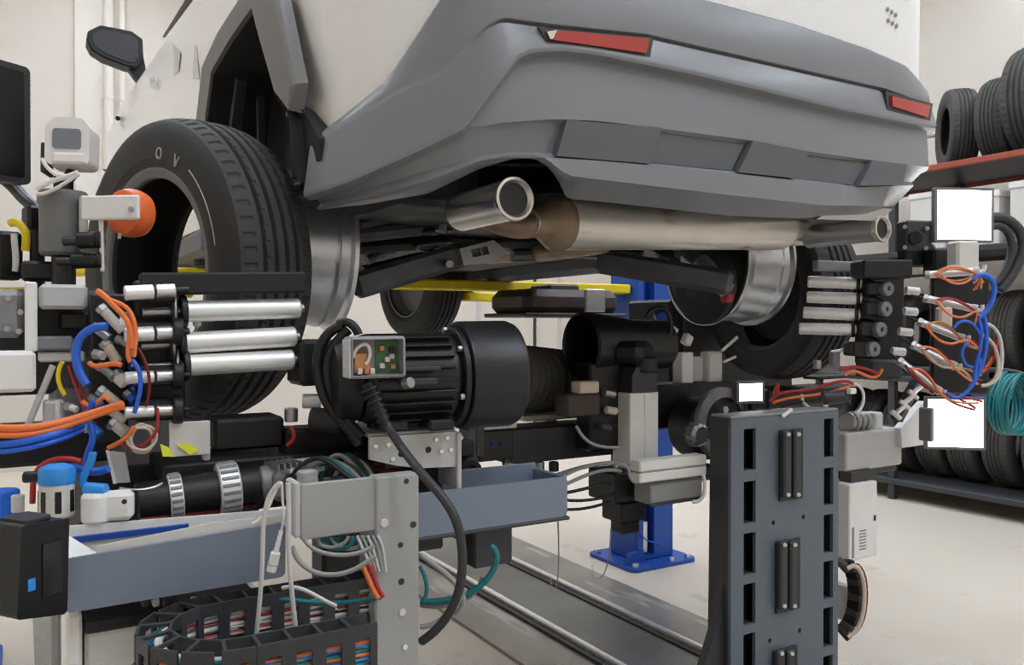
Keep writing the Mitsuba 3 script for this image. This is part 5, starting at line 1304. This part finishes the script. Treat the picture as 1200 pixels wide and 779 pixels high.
zf = at(840, 690, Y=YP + .1)[2]
put(rs, 'foot_gusset', prism([(xa_ - .26, .045), (xa_, .045), (xa_, zf + .05), (xa_ - .03, zf - .09), (xa_ - .11, zf - .27)], .03, XZ, (0, YP + .06, 0)), 'plate_edge', 'dark flared foot')
put(rs, 'top_cap', box2(V(xa_ + .001, YP + .001, ztop), V(xb_, YP + .085, ztop + .008), .002), 'grey_mid')
put(rs, 'base', box2(V(xa_ - .28, YP - .02, .046), V(xb_ + .06, YP + .40, .07), .004), 'plate_dark')
for (x0_, y0_, x1_, y1_) in ((918, 505, 943, 584), (914, 635, 940, 715), (911, 763, 937, 842)):
    hk_ = put(rs, 'handle_block', pbox(x0_ - 3, y0_ - 2, x1_ - 1, y1_ + 2, YP - .008, .008, .002), 'slot', 'black backing of the handle')
    for (u0, u1) in ((x0_ + 2, x0_ + 11), (x0_ + 14, x0_ + 23)):
        put(hk_, 'bar', pbox(u0, y0_, u1, y1_, YP - .028, .020, .005), 'charcoal')
        for yy in (y0_ + 4, y1_ - 4):
            put(hk_, 'bolt', cyl(at((u0 + u1) / 2, yy, Y=YP - .028), at((u0 + u1) / 2, yy, Y=YP - .032), .0065, n=14), 'alu')
put(rs, 'top_clip', cyl(at(915, 488, Y=YP) + V(0, -.006, 0), at(926, 483, Y=YP) + V(0, -.006, .01), .006, n=12), 'white', 'small white clip on the top edge')

bs = thing('side_beam', 'pale grey beam with a white gusset carrying the lower light panel', 'beam')
put(bs, 'beam', cat(pbox(992, 505, 1058, 549, -.42, .10, .006)), 'grey_light', 'pale grey beam')
put(bs, 'gusset', prism([(q[0], q[2]) for q in [at(x, y, Y=-.44) for x, y in ((1056, 502), (1084, 470), (1090, 472), (1090, 520), (1058, 525))]], .03, XZ, (0, -.41, 0)), 'white', 'white gusset')
put(bs, 'motor', cat(cyl(at(992, 495, Y=-.36), at(1014, 493, Y=-.36), .038, n=28)), 'steel', 'ribbed silver motor')
for i in range(3):
    put(bs, 'motor_ring', ring(at(995 + 6 * i, 495, Y=-.36), at(998 + 6 * i, 495, Y=-.36), .042, .034, 28), 'cast')
put(bs, 'motor_end', cat(box(at(1023, 494, Y=-.36), V(.05, .06, .075), .006)), 'white', 'white motor end')
put(bs, 'backing', pbox(985, 535, 1003, 560, -.38, .08, .004), 'black')
put(bs, 'strut', box2(V(at(990, 520, Y=-.33)[0], -.335, at(990, 560, Y=-.33)[2]), V(at(1050, 520, Y=-.33)[0], -.25, at(990, 505, Y=-.33)[2]), .004), 'charcoal')
lp1 = thing('inspection_light', 'lower square white light panel at the end of the pale beam', 'light')
light_panel(lp1, 1087, 465, 1153, 527, 2.95, math.radians(42)); put(lp1, 'bracket', box(at(1086, 497, d=2.96), V(.02, .05, .12), .004), 'trim_grey')
lp2 = thing('inspection_light', 'upper square white light panel, above the hoses on the right', 'light')
light_panel(lp2, 1093, 220, 1166, 284, 2.95, math.radians(26)); put(lp2, 'stand', cyl(at(1122, 283, d=2.98), at(1125, 330, d=3.0), .012, n=14), 'black')
xb2 = thing('control_cabinet', 'slim white control box with a vent, right of the slotted column', 'control box')
put(xb2, 'case', pbox(996, 566, 1029, 655, -.46, .10, .004), 'white', 'white case')
cx_, cz_ = at(1012, 633, Y=-.462)[0], at(1012, 633, Y=-.462)[2]
for i in range(7):
    q = at(1012, 622 + 3.6 * i, Y=-.4602)
    put(xb2, 'vent_slot', box(q, V(.040, .0012, .006), .0003), 'grey_mid', 'grey vent slot' if i == 0 else None)
put(xb2, 'side_vent', box2(at(999, 655, Y=-.4604), at(1002, 618, Y=-.4604) + V(0, .001, 0), .0002), 'grey_mid')
put(xb2, 'hinge', cyl(at(1026, 610, Y=-.462), at(1026, 604, Y=-.462), .004, n=10), 'charcoal'); put(xb2, 'bracket', pbox(998, 552, 1026, 567, -.44, .05, .003), 'charcoal')
ch2 = thing('drag_chain', 'short black cable chain bending down beside the white control box', 'cable chain')
pts = spline(px3([(985, 664), (996, 662), (1003, 675), (1005, 700), (1000, 728), (986, 744)], 2.72), 13)
for i in range(12):
    c = (pts[i] + pts[i + 1]) / 2; t = unit(pts[i + 1] - pts[i])
    put(ch2, 'link', box(c, V(.035, .05, np.linalg.norm(pts[i + 1] - pts[i]) * .92), .003, frame(t, (0, 1, 0))), 'black' if i % 2 else 'brown')
put(ch2, 'cable', tube(pts + V(.0, -.028, 0), .008, 8, smooth=False), 'beige'); put(ch2, 'cable', tube(pts + V(.014, -.027, 0), .005, 8, smooth=False), 'dark_red')
one('white_bag', box(at(990, 705, d=2.80), V(.03, .08, .13), .02), 'white', 'small white pack between slotted column and short chain', 'box')

# right tyre
RT = at(912, 343, d=3.42)
RRm = rz(math.radians(-7))
tk2 = thing('tyre', 'black tyre behind the right rim, held by the right rollers', 'tyre')
tyre(tk2, RT, RRm, 'mid')
# right gripper
g2 = thing('roller_gripper', 'black right gripper with four silver rollers and round bearing caps', 'gripper')
for k, (xa, ya, xb, yb) in enumerate(((946, 330, 1010, 332), (945, 348, 1010, 350), (941, 366, 1008, 369), (936, 385, 1004, 386))):
    a, b = at(xa, ya, d=2.86), at(xb, yb, d=2.80); u = unit(b - a)
    r_ = put(g2, 'roller', cyl(a, b, .0205, n=26, ch=.004), 'alu_bright', 'silver roller')
    put(r_, 'end_hole', cyl(a - u * .0012, a + u * .002, .007, n=14, ch=.0003), 'charcoal')
    put(g2, 'arm', tube([b - u * .015, at(1018, ya + 4, d=2.80), at(1032, ya + 10, d=2.80)], .020, 10), 'black')
    put(g2, 'collar', ring(b - u * .018, b - u * .006, .027, .01, 22), 'black')
for k, (x, y) in enumerate(((1041, 338), (1039, 362), (1033, 386), (1025, 409))):
    c = at(x, y, d=2.76)
    bc = put(g2, 'bearing_cap', lathe([(.008, -.004), (.022, -.004), (.025, 0), (.025, .03)], c, (.15, 1, 0), 26), 'cast', 'round grey bearing cap')
    put(bc, 'bearing_bore', cyl(c + V(0, -.0046, 0), c + V(0, .002, 0), .008, n=14, ch=.0003), 'black')
    tip = at(x + 20, y + 2, d=2.77)
    put(g2, 'rod_end', cyl(tip, tip + unit(V(.8, -.5, -.1)) * .045, .014, n=16), 'alu_bright', 'bright rod end')
    put(g2, 'housing', box(c + V(.0, .05, 0), V(.10, .07, .048), .006, rz(-.4)), 'black')
put(g2, 'top_block', box(at(1032, 316, d=2.78), V(.17, .10, .062), .006, rz(-.5)), 'black', 'black top block'); put(g2, 'top_arm', box((at(950, 311, d=2.90) + at(1006, 313, d=2.82)) / 2, V(.18, .03, .036), .004, rz(-.12)), 'grey_mid', 'grey top arm')
put(g2, 'back_body', box(at(1030, 370, d=2.98), V(.13, .12, .36), .01, rz(-.5)), 'black', 'black back body')
put(g2, 'base', box(at(1030, 432, d=2.92), V(.12, .12, .07), .01, rz(-.5)), 'charcoal')
put(g2, 'added_dark_disc', moved(cyl(V(-.015, 0, 0), V(.03, 0, 0), .200, n=48), RRm, RT), 'black_soft', 'black disc added to darken the opening of the right tyre')  # disc added to black out the tyre opening
put(g2, 'small_foot', cat(cyl(at(978, 430, d=2.85), at(978, 412, d=2.85), .018, n=18)), 'cast'); put(g2, 'spout', tube(px3([(974, 412), (984, 411), (996, 406), (1000, 400)], 2.85), .006, 8), 'alu_bright')
put(g2, 'side_knob', cyl(at(958, 432, d=2.84), at(958, 422, d=2.84), .014, n=16), 'steel')
put(g2, 'lower_cross', box2(at(958, 445, Y=-.02), at(1060, 436, Y=-.02) + V(0, .08, 0), .004), 'black')
# row of air cylinders
ab = thing('cylinder_bank', 'row of five silver air cylinders fanned out with coloured tubes on the right', 'air cylinders')
AC = (((1088, 322), (1141, 318)), ((1086, 350), (1139, 361)), ((1080, 378), (1124, 395)), ((1072, 405), (1115, 427)), ((1056, 424), (1098, 456)))
for k, (a, b) in enumerate(AC):
    a, b = at(*a, d=2.72), at(*b, d=2.66); u = unit(b - a)
    c = put(ab, 'cylinder', cyl(a, b, .0125, n=22), 'alu', 'silver air cylinder')
    put(c, 'end_cap', cyl(b - u * .002, b + u * .016, .0145, n=18), 'off_white'); put(c, 'rod', cyl(a - u * .05, a, .005, n=12), 'black'); put(c, 'nut', cyl(a - u * .012, a + u * .004, .016, n=6), 'steel', smooth=False)
    put(c, 'elbow', tube([b + u * .008, b + u * .026, b + u * .03 + V(.0, 0, .018)], .006, 8), 'white')
put(ab, 'back_plate', box(at(1124, 392, d=2.90), V(.19, .03, .42), .006, rz(-.7)), 'black', 'black back plate'); put(ab, 'white_block', box(at(1128, 300, d=2.80), V(.085, .06, .10), .008, rz(-.4)), 'off_white', 'pale block'); put(ab, 'pale_block', box(at(1106, 372, d=2.78), V(.05, .03, .07), .006, rz(-.4)), 'beige', 'beige block')
put(ab, 'frame', box(at(1108, 308, d=2.92), V(.13, .08, .10), .008, rz(-.5)), 'black')
put(ab, 'manifold', pbox(1140, 330, 1156, 470, -.53, .05, .004), 'deep_blue', 'dark blue manifold')
for i in range(9):
    q = at(1146 - (i % 2) * 6, 340 + 13 * i, Y=-.54)
    put(ab, 'fitting', cyl(q, q + V(-.02, -.01, .006 * (i % 3 - 1)), .009, n=14), ('white', 'blue_tube', 'steel', 'white', 'orange_tube', 'blue_tube', 'white', 'steel', 'beige')[i])
rs_ = np.random.default_rng(11)
for i in range(22):
    k = i % 5; a, b = np.array(AC[k][0], float), np.array(AC[k][1], float)
    s0, s1 = a + (b - a) * (.1 + .2 * rs_.random()), b + V(4, 4)
    off = V(4 * rs_.random(), -6 - 5 * rs_.random()) if i < 12 else V(3, 7 + 7 * rs_.random())
    pts = [tuple(s0), tuple(s0 + (s1 - s0) * .35 + off), tuple(s0 + (s1 - s0) * .7 + off * .7), tuple(s1), (1140 + 14 * rs_.random(), s1[1] + 8 + 12 * rs_.random())]
    m = ('orange_tube', 'red', 'copper', 'dark_red', 'orange_tube', 'beige', 'red', 'copper')[i % 8]
    hose('air_tube', pts, 2.60 + .012 * (i % 4), .0036, m, {'orange_tube': 'thin orange', 'red': 'thin red', 'copper': 'thin copper brown', 'dark_red': 'thin dark red', 'beige': 'thin beige'}[m] + ' tube weaving between the five silver air cylinders', 'air tube', 'warm coloured tubes among the silver air cylinders', n=6)
for i, pts in enumerate(([(1140, 328), (1152, 322), (1163, 330), (1163, 350), (1154, 366), (1146, 372)], [(1146, 372), (1150, 395), (1146, 420), (1142, 446)], [(1152, 366), (1156, 392), (1152, 424), (1138, 452)], [(1110, 460), (1122, 466), (1134, 458), (1146, 440), (1148, 420)], [(1136, 402), (1128, 410), (1130, 424), (1140, 430)], [(1118, 384), (1130, 376), (1140, 380), (1148, 392)])):
    hose('blue_tube', pts, 2.60, (.0085, .0065, .0065, .006, .005, .005)[i], 'blue_tube', ('thick blue hose loop at the top right of the air cylinders', 'upper blue hose running down the dark manifold', 'outer blue hose running down the dark manifold', 'blue hose bend below the lowest air cylinder', 'small blue loop between the third and fourth air cylinders', 'small blue bend beside the third air cylinder')[i], 'hose')
for i, pts in enumerate(([(1150, 392), (1164, 404), (1170, 424), (1166, 444), (1150, 452)], [(1148, 378), (1168, 388), (1174, 410), (1172, 436), (1160, 450)])):
    hose('white_tube', pts, 2.66, .006, 'pale_cable' if i else 'beige', ('beige', 'pale grey')[i] + ' hose loop right of the dark manifold', 'hose')
for i in range(3):
    hose('red_loop', [(1144 + 4 * i, 436), (1156 + 3 * i, 430 - 4 * i), (1166, 416 - 5 * i), (1168 + i, 398)], 2.68, .0055, ('red', 'orange_tube', 'red')[i], ('lowest red', 'orange', 'upper red')[i] + ' hose loop at the right of the dark manifold', 'hose')
for i, pts in enumerate(([(1160, 256), (1176, 256), (1192, 268), (1198, 288), (1190, 314), (1172, 340)], [(1158, 268), (1174, 266), (1184, 280), (1183, 304), (1166, 332)])):
    hose('black_hose', pts, 3.08, .019 if i == 0 else .015, 'charcoal', ('outer', 'inner')[i] + ' thick black hose arching right of the upper light panel', 'hose', n=14)
mb2 = thing('camera_box', 'dark square camera box with bolts under the car bumper corner', 'camera')
put(mb2, 'case', box(at(1072, 278, d=2.98), V(.115, .06, .115), .006, rz(-.35)), 'charcoal', 'dark case')
for i, (x, y) in enumerate(((1060, 266), (1086, 268), (1060, 290), (1085, 291))):
    put(mb2, 'bolt', cyl(at(x, y, d=2.93), at(x, y, d=2.95), .008, n=12), 'steel')
put(mb2, 'lens', cyl(at(1073, 278, d=2.92), at(1073, 278, d=2.96), .024, n=24), 'black_gloss'); put(mb2, 'bracket', box(at(1070, 303, d=2.98), V(.10, .05, .06), .006, rz(-.35)), 'black')
hose('white_lead', [(1092, 285), (1098, 296), (1100, 312), (1094, 322)], 2.9, .005, 'pale_cable', 'pale cable below the dark camera box', 'cable')
for i, (pts, m, lb) in enumerate((([(905, 468), (920, 460), (950, 456), (985, 447), (1000, 450)], 'red', 'red wire crossing above the slotted column'), ([(906, 472), (930, 466), (960, 462), (996, 452)], 'orange_tube', 'orange wire crossing above the slotted column'), ([(902, 470), (912, 455), (912, 450), (908, 462)], 'red', 'red wire loop at the left top of the slotted column'),
                                   ([(985, 434), (1004, 430), (1020, 434), (1030, 438)], 'red', 'red wire under the lowest roller'), ([(990, 440), (1006, 436), (1022, 442), (1034, 432)], 'orange_tube', 'orange wire under the lowest roller'), ([(1000, 450), (1010, 456), (1012, 470), (1004, 484)], 'white', 'white cable loop above the silver motor'),
                                   ([(915, 476), (940, 470), (972, 468), (998, 474)], 'black', 'black cable crossing above the slotted column'), ([(940, 462), (944, 474), (956, 480), (980, 482)], 'white', 'white wire on top of the slotted column'))):
    hose('station_wire', pts, 2.78, .0055, m, lb, 'wire')
tb = thing('top_drive', 'black drive with silver fittings lying behind the top of the slotted column', 'drive')
put(tb, 'body', box2(at(900, 480, Y=-.10), at(1000, 450, Y=-.10) + V(0, .12, 0), .01), 'black'); put(tb, 'stub', cyl(at(964, 466, d=2.72), at(990, 464, d=2.72), .022, n=20), 'charcoal'); put(tb, 'clip', box(at(998, 458, d=2.70), V(.03, .02, .02), .003), 'white')
put(tb, 'leg', box2(V(at(950, 480, Y=-.06)[0] - .05, -.06, .0185), V(at(950, 480, Y=-.06)[0] + .05, .0, at(950, 476, Y=-.06)[2]), .004), 'black')
kb = thing('quick_coupling', 'cluster of silver quick couplings left of the lower light panel', 'coupling')
for i in range(6):
    a = at(1050 + 5 * i, 486 - 6 * i, d=2.84); v = unit(V(.5, -.3, .5 if i % 2 else -.5))
    put(kb, 'nipple', cyl(a - v * .02, a + v * .022, .0085, n=12), 'alu' if i % 3 else 'white')
put(kb, 'rail', box((at(1046, 488, d=2.9) + at(1080, 450, d=2.9)) / 2, V(.03, .04, .18), .005, ry(.75)), 'black')

# ------------------------------------------------------------------ tyre rack on the right
rk = thing('tyre_rack', 'long steel rack of tyres along the right wall', 'rack')
xk0, xk1 = 4.82, 5.78
for y in (-1.2, .35, 1.9, 3.4):
    for x in (xk0, xk1):
        put(rk, 'upright', box2(V(x - .03, y - .03, 0), V(x + .03, y + .03, 3.25), .006), 'charcoal')
for z, m in ((.16, 'charcoal'), (1.02, 'charcoal'), (2.05, 'charcoal'), (2.72, 'orange')):
    for x in (xk0 - .035, xk1 + .035):
        put(rk, 'shelf_beam', box2(V(x - .02, -1.25, z - .03), V(x + .02, 3.45, z + .016), .005), 'rack_red' if m == 'orange' else m, 'red orange shelf beam' if m == 'orange' else None)
    put(rk, 'shelf', box2(V(xk0 - .01, -1.22, z), V(xk1 + .01, 3.42, z + .016), .003), 'charcoal')
put(rk, 'top_tube', cyl(V(xk1, -1.2, 3.22), V(xk1, 3.4, 3.22), .025, n=14), 'grey_light', 'grey top tube')
def rack_tyre(y, z, kind, lb, lean=0.0, x=5.3):
    k = thing('stored_tyre', lb, 'tyre', None)
    tyre(k, V(x, y, z + (.44 if kind == 'truck' else .35) + .001), rz(math.pi / 2 + lean), kind, 'old_rubber', 'old_rubber')
z3 = 2.736
rack_tyre(1.64, z3, 'rack', 'tyre on the top shelf half hidden behind the bumper corner', .75)
rack_tyre(1.25, z3, 'rack', 'middle tyre of those seen on the top shelf', .12)
rack_tyre(.96, z3, 'truck', 'largest tyre on the top shelf, at the right edge of the picture', .05)
rack_tyre(.60, z3, 'rack', 'tyre on the top shelf just outside the right edge', 0)
for i, y in enumerate((2.6, 2.3, 2.02, 1.72, 1.44, 1.14, .86, .56)):
    rack_tyre(y, .176, 'rack', ('farthest tyre', 'second tyre', 'third tyre', 'fourth tyre', 'fifth tyre', 'sixth tyre', 'seventh tyre', 'nearest tyre')[i] + ' in the row on the lowest shelf of the rack', .04 * math.sin(i * 2.3))
for i, y in enumerate((2.0, 1.40, 1.12, .82, .54)):
    rack_tyre(y, 1.036, 'rack', ('farthest tyre on the second shelf of the rack', 'second tyre on the second shelf', 'third tyre on the second shelf, behind the hose loops', 'fourth tyre on the second shelf', 'nearest tyre on the second shelf')[i], .03)
for i, (y, h, w) in enumerate(((1.62, .42, .30), (1.22, .36, .34), (.82, .40, .30))):
    k = thing('storage_box', ('farthest', 'middle', 'nearest')[i] + ' white box on the shelf below the top tyres', 'box', None)
    put(k, 'box', box2(V(xk0 + .02, y - w / 2, 2.067), V(xk0 + .45, y + w / 2, 2.067 + h), .008), 'off_white'); put(k, 'lid', box2(V(xk0 + .01, y - w / 2 - .01, 2.067 + h + .0005), V(xk0 + .46, y + w / 2 + .01, 2.067 + h + .05), .008), 'white')
tc = thing('cable_coil', 'coil of teal cable hanging at the right edge of the picture', 'cable coil')
c0 = at(1186, 474, d=4.2)
for j in range(9):
    t_ = np.linspace(0, 2 * np.pi, 40)
    a_, b_ = .125 + .006 * rng.random(), .145 + .012 * rng.random()
    put(tc, 'turn', tube(np.c_[c0[0] + a_ * np.cos(t_), c0[1] + .012 * (j - 4) + .01 * np.sin(2 * t_ + j), c0[2] + b_ * np.sin(t_) + .01 * rng.random()], .009, 6, smooth=False), 'teal')
put(tc, 'hook', tube([c0 + V(0, -.07, .15), c0 + V(0, 0, .17), c0 + V(0, .3, .17), c0 + V(.2, .7, .16)], .012, 8), 'charcoal')
